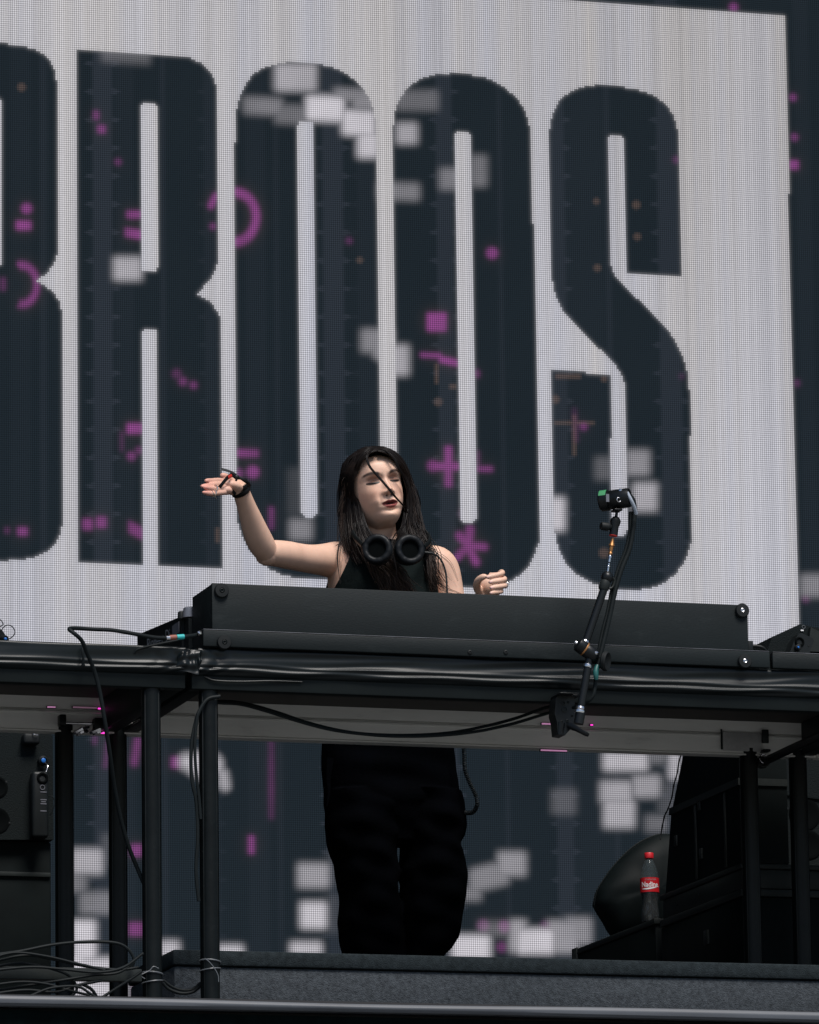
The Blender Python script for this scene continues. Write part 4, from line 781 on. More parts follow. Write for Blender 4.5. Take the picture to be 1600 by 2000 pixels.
def feat(x, z):
    ax = np.abs(x)
    nr = itp(z, [(-.052, 0), (-.047, .002), (-.043, .011), (-.039, .0205), (-.034, .0255), (-.028, .0220), (-.018, .0150), (-.006, .0090), (.006, .0040), (.016, 0)])
    nw = itp(z, [(-.047, .0120), (-.038, .0115), (-.028, .0095), (-.012, .0085), (.01, .0095)])
    f = nr*np.exp(-(ax/nw)**2)
    f += .0075*G(ax, .0135, .0055)*G(z, -.0385, .0065)          # nostril wings
    f -= .0065*G(ax, .0068, .0030)*G(z, -.0455, .0032)          # nostrils
    f -= .0130*G(ax, .030, .0150)*G(z, .0020, .0090)            # sockets
    f -= .0030*G(ax, .012, .0080)*G(z, .002, .010)
    f += .0085*G(ax, .0315, .0115)*G(z, -.0025, .0066)          # closed lids over the eyeballs
    f -= .0016*G(ax, .0315, .0130)*G(z, -.0082, .0018)          # lash crease
    f += .0022*G(ax, .030, .016)*G(z, .0175, .006)              # brow ridge
    f += .0045*G(ax, .041, .016)*G(z, -.032, .016)              # cheekbones
    f += .0025*G(ax, .036, .014)*G(z, -.066, .014)              # puffed cheeks
    f -= .0028*G(ax, .026+.12*(-.055-z), .0040)*G(z, -.055, .013)
    f += .0022*G(ax, .034, .008)*G(z, -.056, .014)
    up = .0040*G(ax, .0075, .0085)*G(z, -.0615, .0040)+.0028*G(ax, .016, .007)*G(z, -.0640, .0035)
    lo = .0062*np.exp(-(ax/.0150)**2)*G(z, -.0765, .0052)
    f += up*1.25+lo
    f -= .0085*np.exp(-(ax/.0125)**4)*G(z, -.0686, .0028)       # parted lips
    f -= .0020*np.exp(-(ax/.0200)**4)*G(z, -.0686, .0018)
    f -= .0022*np.exp(-(ax/.0028)**2)*G(z, -.0545, .0050)       # philtrum
    f -= .0030*np.exp(-(ax/.016)**2)*G(z, -.0865, .0040)
    f += .0030*np.exp(-(ax/.014)**2)*G(z, -.0985, .0080)        # chin
    return f
def head_mesh(mb, infl=0.0):
    zs = np.concatenate([np.linspace(-.120, .03, 118), np.linspace(.033, .097, 34)])
    an = np.concatenate([np.linspace(0, math.pi, 150, endpoint=False), np.linspace(math.pi, 2*math.pi, 50, endpoint=False)])
    ca, sa = np.cos(an), np.sin(an); rs = []
    for z in zs:
        wd, fr, bk = sitp(z, W_T), sitp(z, F_T), sitp(z, B_T)
        e = 0.93
        x = wd*np.sign(ca)*np.abs(ca)**e; d = np.where(sa > 0, fr, bk)*np.sign(sa)*np.abs(sa)**e
        g = np.clip((sa-.25)/.35, 0, 1); g = g*g*(3-2*g)
        d = d+feat(x, z)*g*np.clip((z+.118)/.01, 0, 1)
        rs.append(HW(x, d, np.full(len(x), z)))
    mb.rings(rs)
def ARR(n, a): return np.interp(np.linspace(0, 1, n), np.linspace(0, 1, len(a)), a)
body = MB(); head_mesh(body)
for s in (-1, 1):                                 # ears
    body.ell(HW(s*.067, -.012, -.022), (.007, .016, .030), None, 16, 10)
# neck and trunk
TC = -.014
NB = np.array([TC-.004, .035, 1.435])
body.tube(spline([HW(0, -.018, -.055), HW(0.0, -.022, -.085), NB*.5+HW(0, -.02, -.09)*.5, NB, NB+np.array([0, .0, -.05])], 56), ARR(56, [.052, .051, .050, .049, .0485, .048, .048, .049, .050, .052, .055, .060, .068, .075]), 44)
TR = [(.86, .120, .080), (.95, .150, .100), (1.05, .138, .096), (1.12, .132, .094), (1.2, .140, .102), (1.28, .147, .110), (1.33, .149, .106), (1.37, .150, .092), (1.395, .146, .078), (1.415, .128, .065), (1.432, .098, .054), (1.45, .062, .045)]
def torso_rings(infl=0.0, n=110, m=150):
    t = np.array(TR); zs = np.linspace(t[0, 0], t[-1, 0], m); a = np.linspace(0, 2*math.pi, n, endpoint=False); rs = []
    for z in zs:
        hw_, hd_ = sitp(z, t[:, [0, 1]])+infl, sitp(z, t[:, [0, 2]])+infl
        e = .82
        x = TC+hw_*np.sign(np.cos(a))*np.abs(np.cos(a))**e; y = .03+hd_*np.sign(np.sin(a))*np.abs(np.sin(a))**e
        fr = np.clip(-np.sin(a), 0, 1)
        y = y-fr*.022*(G(x, TC-.062, .045)+G(x, TC+.062, .045))*G(z, 1.245, .055)     # bust
        rs.append(np.stack([x, y, np.full(n, z)], 1))
    return rs
body.rings(torso_rings())
SH = np.array([-.150, .030, 1.385]); EL = P(520, 1079, -.13); WR = P(467, 950, -.26)
body.tube(spline([SH+np.array([.06, .0, .0]), SH, SH*.62+EL*.38+np.array([0, 0, -.004]), SH*.25+EL*.75, EL], 72), ARR(72, [.050, .0525, .0525, .051, .0475, .0445, .0420, .0402, .0390, .0382, .0378, .0376, .0382, .0375, .0368, .0358, .0340, .0310]), 44)
body.ell(EL+np.array([.004, .004, -.004]), (.0305, .0305, .0315), None, 44, 28)
body.ell(EL+np.array([-.002, .010, -.008]), (.024, .024, .024), None, 30, 20)
fa_ = [EL, EL*.72+WR*.28+np.array([-.004, .0, -.004]), EL*.35+WR*.65+np.array([-.002, 0, -.002]), WR*.94+EL*.06, WR+(WR-EL)*.05]
body.tube(spline(fa_, 72), ARR(72, [.0310, .0335, .0352, .0358, .0356, .0348, .0336, .0322, .0306, .0290, .0274, .0260, .0248, .0238, .0231, .0227, .0225, .0222]), 44)
SL = np.array([.150, .035, 1.378]); E2 = np.array([.212, .010, 1.115]); W2 = P(942, 1178, -.245)
body.tube(spline([SL+np.array([-.05, 0, .002]), SL, SL*.62+E2*.38+np.array([.006, 0, 0]), E2], 64), ARR(64, [.050, .0525, .053, .0515, .049, .046, .0435, .042, .041, .040, .039, .038, .037, .036, .035, .034]), 44)
body.ell(E2, (.034, .034, .034), None, 44, 28)
body.tube(spline([E2, E2*.7+W2*.3, E2*.3+W2*.7, W2], 14), np.linspace(.036, .0225, 14), 24)
# --- raised hand: palm turned up, thumb behind
def fing(pts, r0, r1, n=14): body.tube(spline([np.asarray(p) for p in pts], n), np.linspace(r0, r1, n)*np.concatenate([np.ones(n-2), [.9, .55]]), 14)
h0 = P(462, 949, -.265); hm = P(441, 951, -.30)
body.ell((h0*.45+hm*.55), (.040, .030, .0165), np.array(Matrix.Rotation(R(6), 3, 'Y'))@np.array(Matrix.Rotation(R(40), 3, 'Z')), 20, 12)
body.ell(P(456, 955, -.275), (.022, .020, .017)); body.ell(P(443, 944, -.285), (.017, .018, .012)); body.ell(P(441, 958, -.315), (.018, .018, .012))
fing([P(446, 942, -.275), P(427, 939, -.305), P(412, 939.5, -.330), P(401, 939, -.352)], .0090, .0068)          # index
fing([P(443, 948, -.290), P(422, 947, -.330), P(406, 949, -.362), P(393, 950, -.384)], .0092, .0066)          # middle
fing([P(441, 954, -.305), P(424, 955, -.345), P(410, 954, -.372), P(398, 951.5, -.392)], .0088, .0064)          # ring
fing([P(441, 961, -.318), P(425, 963, -.350), P(410, 964, -.376), P(396, 961.5, -.398)], .0080, .0058)          # little
fing([P(456, 944, -.255), P(448, 936, -.258), P(440, 931, -.272), P(432, 928, -.285)], .0115, .0078, 12)        # thumb
RHAND = [P(401, 939, -.352), P(393, 950, -.384), P(398, 951.5, -.392), P(396, 961.5, -.398), P(432, 928, -.285)]
# --- lowered hand over the desk, fingers curled
body.ell(P(955, 1146, -.275), (.026, .026, .029)); body.ell(P(944, 1160, -.262), (.022, .024, .026)); body.ell(P(966, 1140, -.27), (.022, .026, .026))
def curl(k, y0, y1, yt, xr, xt, r_, dy=0.0):
    fing([P(957, y0, -.265+dy), P(973, y0-1, -.285+dy), P(xr-6, y1-2, -.300+dy), P(xr-4, y1, -.322+dy), P(xr-16, (y1+yt)/2, -.336+dy), P(xt+4, yt, -.342+dy)], r_*1.02, r_*.86, 22)
curl(0, 1124, 1119.5, 1128, 985, 946, .0078); curl(1, 1136, 1132, 1137.5, 989, 951, .0080); curl(2, 1147.5, 1144, 1148.5, 989, 953, .0077); curl(3, 1158.5, 1155.5, 1159, 983, 953, .0070)
fing([P(941, 1160, -.268), P(932, 1148, -.288), P(933, 1136, -.312), P(941, 1128, -.328), P(951, 1125, -.336)], .0125, .0080, 18)
NAILS = [(P(953.5, 1127.5, -.3495), .0052), (P(958.5, 1137, -.3495), .0055), (P(960, 1147.5, -.3490), .0055), (P(959, 1157.5, -.3485), .0050)]
bm2 = remesh(body, 'body', 0.0017, 4, 0.5)
V = coords(bm2); hx, hd, hz = HL(V)
skin = np.ones((len(V), 3))*np.array([.68, .435, .325])
skin *= (1+0.05*(np.sin(V[:, 0]*61)*np.sin(V[:, 2]*53+1)*np.sin(V[:, 1]*47)))[:, None]
def mixc(w_, c):
    global skin
    w_ = np.clip(w_, 0, 1)[:, None]; skin = skin*(1-w_)+np.array(c)*w_
face = (hd > .045) & (np.abs(hx) < .075) & (hz > -.122) & (hz < .09)
ax_ = np.abs(hx)
mixc(face*.50*G(ax_, .040, .020)*G(hz, -.036, .022), (.56, .28, .20))                          # cheeks
mixc(face*.30*G(ax_, 0, .012)*G(hz, -.036, .012), (.55, .29, .21))
lid = face*np.clip(1.45-((ax_-.0300)/.0175)**2-((hz-.0035)/.0105)**2, 0, 1); mixc(lid*.72, (.27, .135, .095))  # brown socket shade painted over the lids, together with eye make-up
lid = face*np.clip(1.3-((ax_-.0315)/.0150)**2-((hz+.0025)/.0050)**2, 0, 1); mixc(lid*.6, (.11, .055, .042))
la = -.0068+9.0*(ax_-.0315)**2+.05*(ax_-.0315)
lash = face*np.clip(1.5-np.abs(hz-la)/(.0008+(.0030+.05*np.clip(ax_-.03, 0, .02))*np.sqrt(np.clip(1-((ax_-.0322)/.0172)**2, 0, 1))), 0, 1)*(np.abs(ax_-.0322) < .0172); mixc(lash*1.1, (.008, .006, .005))
bz = .0160+.0048*np.clip(1-((ax_-.037)/.021)**2, -1, 1)
brow = face*np.clip(1.5-np.abs(hz-bz)/(.0043-.07*np.clip(ax_-.036, 0, .02)), 0, 1)*np.clip((ax_-.012)/.006, 0, 1)*np.clip((.058-ax_)/.006, 0, 1); mixc(brow*.95, (.024, .015, .012))
lu = -.0590-.0018*np.exp(-(ax_/.0035)**2)-.45*np.clip(ax_-.006, 0, 1)*0.9; ll = -.0822+24.0*ax_**2
lips = face*(ax_ < .0225)*np.clip((lu-hz)/.0014+.5, 0, 1)*np.clip((hz-ll)/.0014+.5, 0, 1); mixc(lips, (.25, .062, .055))
mixc(1.2*face*np.exp(-(ax_/.0115)**4)*G(hz, -.0682, .0025), (.02, .006, .006))
mixc(.5*lips*(hz > -.0675), (.13, .03, .03))
mixc(face*1.2*G(ax_, .0068, .0034)*G(hz, -.0470, .0030), (.05, .018, .014))  # dark nostril shade painted into the skin colour
mixc(.45*np.exp(-(np.linalg.norm(V-P(425, 950, -.33), axis=1)/.060)**2), (.50, .245, .20))  # raised hand's shade painted darker and redder into the skin
for p_ in RHAND: mixc(.30*np.exp(-(np.linalg.norm(V-p_, axis=1)/.032)**2), (.62, .22, .20))
for p_, r_ in NAILS: mixc(1.3*np.exp(-(np.linalg.norm(V-p_, axis=1)/r_)**2), (.80, .52, .50))
at = bm2.attributes.new('skin', 'FLOAT_COLOR', 'POINT'); at.data.foreach_set('color', np.concatenate([skin, np.ones((len(V), 1))], 1).astype(np.float32).ravel())
def skin_mat():
    m = bpy.data.materials.new('skin'); m.use_nodes = True; t = m.node_tree; b = t.nodes['Principled BSDF']
    a = t.nodes.new('ShaderNodeAttribute'); a.attribute_name = 'skin'
    tc = t.nodes.new('ShaderNodeTexCoord'); n = t.nodes.new('ShaderNodeTexNoise'); n.inputs['Scale'].default_value = 55; n.inputs['Detail'].default_value = 5
    t.links.new(tc.outputs['Object'], n.inputs['Vector'])
    r = t.nodes.new('ShaderNodeMapRange'); r.inputs[3].default_value = .90; r.inputs[4].default_value = 1.10; t.links.new(n.outputs['Fac'], r.inputs[0])
    s = t.nodes.new('ShaderNodeVectorMath'); s.operation = 'SCALE'; t.links.new(a.outputs['Color'], s.inputs[0]); t.links.new(r.outputs[0], s.inputs['Scale'])
    t.links.new(s.outputs[0], b.inputs['Base Color']); b.inputs['Roughness'].default_value = .48; b.inputs['Specular IOR Level'].default_value = .35
    b.inputs['Subsurface Weight'].default_value = .06; b.inputs['Subsurface Radius'].default_value = (1.0, .35, .2); b.inputs['Subsurface Scale'].default_value = .006
    n2 = t.nodes.new('ShaderNodeTexNoise'); n2.inputs['Scale'].default_value = 420; t.links.new(tc.outputs['Object'], n2.inputs['Vector'])
    bu = t.nodes.new('ShaderNodeBump'); bu.inputs['Strength'].default_value = .12; bu.inputs['Distance'].default_value = .001; t.links.new(n2.outputs['Fac'], bu.inputs['Height']); t.links.new(bu.outputs[0], b.inputs['Normal'])
    return m
place(bm2, 'body', per, skin_mat())

# --- clothes
tt_ = MB(); tz = np.linspace(.93, 1.437, 110); tu = np.linspace(-1, 1, 80); TRA = np.array(TR)
lim = itp(tz, [(.93, .30), (1.235, .30), (1.262, .158), (1.29, .148), (1.33, .132), (1.36, .119), (1.395, .103), (1.43, .085)])
for side in (-1, 1):
    hw_, hd_ = sitp(tz, TRA[:, [0, 1]])+.0055, sitp(tz, TRA[:, [0, 2]])+.0055
    m_ = np.minimum(lim, hw_*.9995); th_ = tu[None]*np.arcsin(np.clip(m_/hw_, 0, 1)**(1/.82))[:, None]   # angle from the mid line
    X_ = TC-.003*(lim < .2)[:, None]+hw_[:, None]*np.sign(th_)*np.abs(np.sin(th_))**.82; Y_ = .03+side*hd_[:, None]*np.abs(np.cos(th_))**.82; Z_ = np.repeat(tz[:, None], 80, 1)
    if side < 0: Y_ = Y_-np.clip(np.cos(th_), 0, 1)*.022*(G(X_, TC-.062, .045)+G(X_, TC+.062, .045))*G(Z_, 1.245, .055)
    Y_ = Y_+side*(.0022*np.sin(X_*55+Z_*30)*np.sin(Z_*21)+.0013*np.sin(Z_*70-X_*90))
    tt_.add(np.stack([X_, Y_, Z_], -1).reshape(-1, 3), [(i*80+j, i*80+j+1, (i+1)*80+j+1, (i+1)*80+j) for i in range(109) for j in range(79)])
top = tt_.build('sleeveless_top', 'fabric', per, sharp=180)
sm = top.modifiers.new('thickness', 'SOLIDIFY'); sm.thickness = .003; sm.offset = 1
tro = MB()
def px_rings(tab, yc, hd_, n=56, m=90, wr=.004, seed=1, hdt=None):
    t = np.array(tab, float); ys = np.linspace(t[0, 0], t[-1, 0], m); a = np.linspace(0, 2*math.pi, n, endpoint=False); out = []
    for y in ys:
        l = P(np.interp(y, t[:, 0], t[:, 1]), y, 0); r_ = P(np.interp(y, t[:, 0], t[:, 2]), y, 0)
        hd_ = np.interp(y, *hdt) if hdt is not None else hd_
        cx, hw_ = (l[0]+r_[0])/2, (r_[0]-l[0])/2; z = (l[2]+r_[2])/2
        e = .9; k = 1+wr/.1*(np.sin(a*5+z*31+seed)*.5+np.sin(a*3-z*55+seed*2)*.5+.5*np.sin(z*90+a*2+seed))
        out.append(np.stack([cx+hw_*np.sign(np.cos(a))*np.abs(np.cos(a))**e, yc+hd_*k*np.sign(np.sin(a))*np.abs(np.sin(a))**e, np.full(n, z)], 1))
    return out
tro.rings(px_rings([(1395, 650, 880), (1430, 640, 886), (1455, 637, 890), (1500, 636, 895), (1540, 641, 901), (1570, 641, 906), (1600, 644, 911), (1625, 646, 909), (1645, 650, 902)], .03, .125, wr=.005, hdt=([1395, 1570, 1645], [.115, .116, .080])))
tro.rings(px_rings([(1545, 644, 792), (1590, 645, 789), (1612, 643, 786), (1632, 646, 783), (1645, 647, 777), (1665, 653, 776), (1682, 662, 778), (1700, 663, 784), (1712, 664, 782), (1725, 667, 777), (1745, 672, 779), (1760, 672, 784), (1800, 668, 786), (1835, 672, 790), (1865, 679, 792), (1960, 690, 790), (2062, 692, 782)], .025, .100, wr=.007, seed=3, hdt=([1540, 1600, 1700, 2062], [.110, .116, .104, .09])))
tro.rings(px_rings([(1545, 772, 900), (1590, 776, 910), (1612, 779, 911), (1632, 786, 907), (1645, 790, 899), (1652, 791, 897), (1662, 791, 902), (1682, 789, 909), (1700, 783, 912), (1712, 786, 912), (1725, 790, 911), (1745, 788, 911), (1780, 786, 905), (1830, 789, 896), (1852, 790, 882), (1868, 791, 864), (1960, 795, 868), (2062, 798, 876)], .02, .105, wr=.008, seed=6, hdt=([1540, 1600, 1700, 2062], [.110, .118, .108, .09])))
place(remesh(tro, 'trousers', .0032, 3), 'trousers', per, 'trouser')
fl = MB(); fl.tube(spline([P(646, 1480, -.03), P(642, 1520, -.03), P(643, 1545, -.03), P(639, 1574, -.03)], 12), np.linspace(.010, .0015, 12), 8, flat=.3); fl.build('shirt_tail', 'trouser', per)
for sx_ in (-.085, .085):
    s_ = MB(); rr = []
    for t in np.linspace(0, 1, 14):
        y = .09-.27*t; hw_ = .036*math.sin(math.pi*min(1, .25+.62*t))**.6*(1 if t < .93 else .8); h = .085-.05*t if t > .35 else .10-.09*abs(t-.15)
        a = np.linspace(0, 2*math.pi, 20, endpoint=False)
        rr.append(np.stack([sx_+hw_*np.cos(a), np.full(20, y), .003+h/2+h/2*np.sign(np.sin(a))*np.abs(np.sin(a))**.7], 1))
    s_.rings(rr); s_.build('shoe', 'rubber', per)
# --- wrist ribbons and rings
wa = unit(WR-EL)
for k, (o_, r_, tlt) in enumerate(((.004, .0265, .1), (-.012, .0262, -.15))):
    MB().lathe(WR+wa*o_, unit(wa+np.array([tlt, 0, .1])), [(r_, -.007), (r_+.0012, -.005), (r_+.0012, .005), (r_, .007), (r_-.002, .006), (r_-.002, -.006)], 36, caps=False).build('wristband', 'ribbon', per)
def ribbon(pts, wd, nm='ribbon_end', m_='ribbon'): MB().tube(spline(pts, 22), np.full(22, wd), 8, flat=.16).build(nm, m_, per)
ribbon([P(464, 934, -.292), P(460, 927, -.30), P(452, 922, -.302), P(443, 919, -.304), P(433, 916, -.305)], .0042)
ribbon([P(462, 934, -.292), P(454, 928, -.31), P(447, 931, -.33), P(439, 939, -.345), P(432, 948, -.35), P(427, 953, -.348)], .0060)
ribbon([P(462, 934, -.292), P(470, 934, -.297), P(478, 939, -.296), P(485, 944, -.285), P(489, 950, -.268)], .0042)
ribbon([P(463, 934, -.295), P(460, 942, -.302), P(457, 951, -.305), P(456, 960, -.300), P(460, 966, -.288)], .0052)
MB().ell(P(462, 932, -.298), (.007, .006, .007)).build('ribbon_knot', 'ribbon', per)
ribbon([P(453, 929, -.3235), P(449.5, 930, -.3290), P(446, 932.5, -.3345)], .0042, 'red_badge', 'red')
MB().torus(P(419, 955, -.355), (-1, -.8, .1), .0098, .0018, 22, 8).build('finger_ring', 'silver', per); MB().torus(P(417, 963.3, -.364), (-1, -.8, .1), .0090, .0018, 22, 8).build('finger_ring', 'silver', per)
MB().tube(spline([P(413, 957, -.372), P(416, 962, -.376), P(419, 968, -.375), P(423, 973, -.37)], 10), .0014, 6).build('ring_chain', 'silver', per)
MB().torus(P(988, 1142, -.312), (1, .5, .15), .0088, .0013, 22, 8).build('finger_ring', 'silver', per)

# --- hair
hm_ = bpy.data.materials.new('dark_brown_hair'); hm_.use_nodes = True; t = hm_.node_tree; b = t.nodes['Principled BSDF']
b.inputs['Roughness'].default_value = .45; b.inputs['Specular IOR Level'].default_value = .22
a = t.nodes.new('ShaderNodeAttribute'); a.attribute_name = 'hair'; t.links.new(a.outputs['Color'], b.inputs['Base Color'])
HB = np.array([.0064, .0048, .0047]); HBR = np.array([.060, .036, .025])
def outside(p):                                   # keep a strand clear of the scalp
    x, d, z = HL(np.asarray(p, float)); wd, fr, bk = sitp(z, W_T), sitp(z, F_T), sitp(z, B_T)
    a_, b_ = wd+.0125, np.where(d > 0, fr+.0085, bk+.012)
    r_ = np.sqrt((x/a_)**2+(d/b_)**2); k = np.where((z > -.03) & (z < .078) & (r_ < 1), 1/np.maximum(r_, .25), 1.0)
    x, d = x*k, d*k
    q = np.sqrt((x/.088)**2+(d/.108)**2+((z-.03)/.0790)**2); k = np.where((z > .075) & (q < 1), 1/np.maximum(q, .4), 1.0)
    return HW(x*k, d*k, .03+(z-.03)*k)
class Hair(MB):
    def __init__(s): super().__init__(); s.c = []
    def strand(s, path, r, col, n=4):
        path = outside(path)
        s.tube(path, r, n, caps=False); s.c.append(np.broadcast_to(col, (len(path)*n, 3)) if np.ndim(col) == 1 else np.repeat(col, n, axis=0))
    def fin(s, name, parent):
        o = s.build(name, hm_, parent, sharp=180); c = np.vstack(s.c); at = o.data.attributes.new('hair', 'FLOAT_COLOR', 'POINT')
        at.data.foreach_set('color', np.concatenate([c, np.ones((len(c), 1))], 1).astype(np.float32).ravel()); return o
# the scalp cap and the mass of hair behind the face and neck
cap = MB(); zs = np.linspace(-.07, .097, 60); an = np.linspace(0, 2*math.pi, 120, endpoint=False); rs = []
for z in zs:
    wd, fr, bk = sitp(z, W_T), sitp(z, F_T), sitp(z, B_T); g = .011
    x = (wd+g)*np.cos(an); d = np.where(np.sin(an) > 0, fr+g*.6, bk+g)*np.sin(an); rs.append((x, d, np.full(120, z+g*.7*max(0, z/.097)**2)))
kp = []
for i in range(59):
    for j in range(120):
        x, d, z = [(rs[i][q][j]+rs[i+1][q][(j+1) % 120])/2 for q in range(3)]
        hl = .071-7.5*max(0, abs(x+.004)-.004)**2
        if z > hl or d < .020-.25*max(0, z): kp.append((i*120+j, i*120+(j+1) % 120, (i+1)*120+(j+1) % 120, (i+1)*120+j))
vt = np.vstack([HW(*q) for q in rs]); nb = len(vt)
cap.add(vt, kp+[tuple(59*120+j for j in range(120))])
mass = []
for (y, l, r_, yc, hdp) in ((885, 700, 770, .05, .035), (900, 684, 790, .05, .045), (930, 672, 802, .05, .05), (970, 670, 811, .055, .05), (1010, 672, 820, .06, .05), (1045, 676, 829, .07, .045), (1075, 690, 834, .085, .035), (1110, 700, 830, .11, .025)):
    l_, q_ = P(l, y, .03), P(r_, y, .03); aa = np.linspace(0, 2*math.pi, 40, endpoint=False)
    mass.append(np.stack([(l_[0]+q_[0])/2+(q_[0]-l_[0])/2*np.cos(aa), yc+hdp*np.sin(aa), np.full(40, (l_[2]+q_[2])/2)], 1))
cap.rings(mass)
co_ = cap.build('hair_cap', hm_, per, sharp=180)
at = co_.data.attributes.new('hair', 'FLOAT_COLOR', 'POINT'); nv = len(co_.data.vertices); at.data.foreach_set('color', np.tile(np.array([*(HB*.8), 1], np.float32), nv))
hr = Hair()
def sheet(ga, gb, n, r0=.0016, jit=.004, brown=(.45, .35), seg_=20, wav_=.0, pw=1.0, tip=.3):
    n = int(n*1.55); r0 = r0*.74; wav_ = wav_*1.7
    A_ = spline([P(*p) for p in ga], seg_); B_ = spline([P(*p) for p in gb], seg_)
    for k in range(n):
        t_ = RNG.random()**pw; s_ = np.linspace(0, 1, seg_)[:, None]
        p = A_*(1-t_)+B_*t_
        ph = RNG.uniform(0, 6.28, 3); am = RNG.normal(0, jit, 3)
        p = p+am*(s_*1.1+.15)+wav_*np.stack([np.sin(s_[:, 0]*11+ph[0]*.35+t_*2), np.cos(s_[:, 0]*8+ph[1]), 0*s_[:, 0]], 1)*s_
        cut = int(seg_*RNG.uniform(.82, 1.0)); p = p[:max(6, cut)]
        ss_ = np.linspace(0, 1, len(p)); w_ = np.clip((ss_-brown[0])/max(.01, 1-brown[0]), 0, 1)*brown[1]*RNG.uniform(.2, 1.1)
        col = (HB*RNG.uniform(.35, 2.0))[None]*(1-w_[:, None])+HBR*RNG.uniform(.6, 1.4)*w_[:, None]
        hr.strand(p, r0*RNG.uniform(.6, 1.25)*np.clip(1-.0*ss_, 0, 1)*np.interp(ss_, [0, .08, .7, 1], [.7, 1, 1, tip]), col)
# picture-left side: crown, along the face, and down over the shoulder and chest
sheet([(733, 874, -.02), (712, 876, .00), (690, 892, .02), (674, 925, .03), (668, 970, .02), (669, 1020, .01), (674, 1060, -.01), (684, 1090, -.05)],
      [(734, 878, -.065), (714, 888, -.085), (702, 908, -.075), (696, 935, -.050), (697, 965, -.040), (704, 1000, -.045), (712, 1040, -.065), (722, 1085, -.100)], 420, jit=.0035, wav_=.003)
sheet([(730, 873, .03), (705, 876, .05), (683, 900, .07), (668, 935, .07), (664, 985, .06), (666, 1035, .04), (676, 1070, .01), (690, 1110, -.05)],
      [(734, 876, -.02), (708, 884, -.04), (692, 906, -.03), (684, 940, -.02), (684, 980, -.02), (690, 1020, -.03), (698, 1060, -.06), (712, 1110, -.095)], 300, jit=.004, wav_=.004)
sheet([(690, 985, -.03), (694, 1020, -.04), (702, 1060, -.08), (716, 1095, -.105), (738, 1130, -.112), (752, 1165, -.115)],
      [(708, 1000, -.045), (720, 1035, -.07), (738, 1062, -.105), (760, 1095, -.118), (790, 1130, -.118), (812, 1165, -.118)], 300, r0=.0015, jit=.006, brown=(.35, .9), wav_=.006)
sheet([(700, 1060, -.08), (720, 1100, -.108), (742, 1130, -.112), (758, 1170, -.115)], [(740, 1070, -.105), (765, 1100, -.118), (795, 1130, -.118), (820, 1170, -.118)], 160, r0=.0014, jit=.007, brown=(.2, 1.1), wav_=.006)
sheet([(735, 872, -.03), (722, 874, -.05), (708, 884, -.05), (696, 902, -.04), (688, 930, -.02), (686, 960, -.01)], [(736, 880, -.08), (724, 884, -.09), (712, 893, -.085), (703, 908, -.075), (697, 930, -.055), (696, 960, -.045)], 240, jit=.0022)
sheet([(737, 872, -.03), (752, 874, -.05), (770, 884, -.05), (788, 905, -.04), (800, 935, -.02), (806, 965, -.01)], [(737, 881, -.08), (750, 884, -.09), (766, 893, -.085), (780, 908, -.078), (790, 930, -.064), (795, 960, -.05)], 240, jit=.0022)
sheet([(736, 881, -.10), (724, 884, -.10), (711, 895, -.095), (702, 912, -.08), (697, 935, -.06)], [(736, 874, -.06), (720, 879, -.08), (705, 891, -.08), (696, 910, -.07), (692, 935, -.04)], 170, jit=.0016, r0=.0013)
sheet([(738, 881, -.10), (752, 884, -.10), (768, 894, -.095), (782, 910, -.085), (792, 935, -.065)], [(738, 874, -.06), (754, 878, -.08), (772, 888, -.08), (787, 906, -.07), (797, 935, -.05)], 170, jit=.0016, r0=.0013)
# picture-right side
sheet([(737, 874, -.02), (760, 877, .00), (782, 893, .02), (800, 925, .04), (812, 970, .04), (822, 1020, .02), (832, 1055, .00), (842, 1090, -.05)],
      [(737, 878, -.068), (757, 886, -.088), (775, 903, -.082), (788, 925, -.066), (795, 955, -.052), (797, 990, -.045), (800, 1030, -.050), (812, 1075, -.085)], 420, jit=.0033, wav_=.003)
sheet([(798, 970, -.02), (806, 1010, -.03), (818, 1050, -.04), (832, 1085, -.07), (842, 1120, -.085), (852, 1165, -.085)], [(810, 990, .0), (822, 1030, -.01), (838, 1070, -.03), (850, 1100, -.055), (862, 1130, -.065), (878, 1165, -.065)], 90, r0=.0012, jit=.007, brown=(.3, .7), wav_=.007)
sheet([(789, 1000, -.04), (784, 1035, -.05), (772, 1062, -.10), (766, 1090, -.125)], [(797, 1010, -.04), (795, 1045, -.05), (790, 1075, -.09), (788, 1100, -.115)], 60, r0=.0012, jit=.004)
# loose locks over the forehead and face
def lock(pts, n, r_, spread, brown=.0):
    base = spline([P(*p) for p in pts], 26)
    for k in range(n):
        o_ = RNG.normal(0, spread, 3); s_ = np.linspace(0, 1, 26)[:, None]
        hr.strand(base+o_*(.25+.75*np.sin(s_*math.pi*.95)), r_*np.interp(s_[:, 0], [0, .1, .6, 1], [1, 1, .85, .35]), HB*RNG.uniform(.6, 1.5)*(1-brown)+HBR*brown)
lock([(728, 877, -.085), (719, 886, -.112), (716, 895, -.122), (722, 911, -.130), (733, 924, -.134), (747, 940, -.138), (758, 953, -.142), (770, 968, -.140), (782, 981, -.128), (791, 992, -.110), (797, 1003, -.09)], 16, .0013, .0016)
lock([(742, 877, -.085), (760, 885, -.105), (772, 898, -.110), (779, 915, -.110), (787, 928, -.104), (793, 945, -.094), (796, 965, -.084)], 12, .0013, .0015)
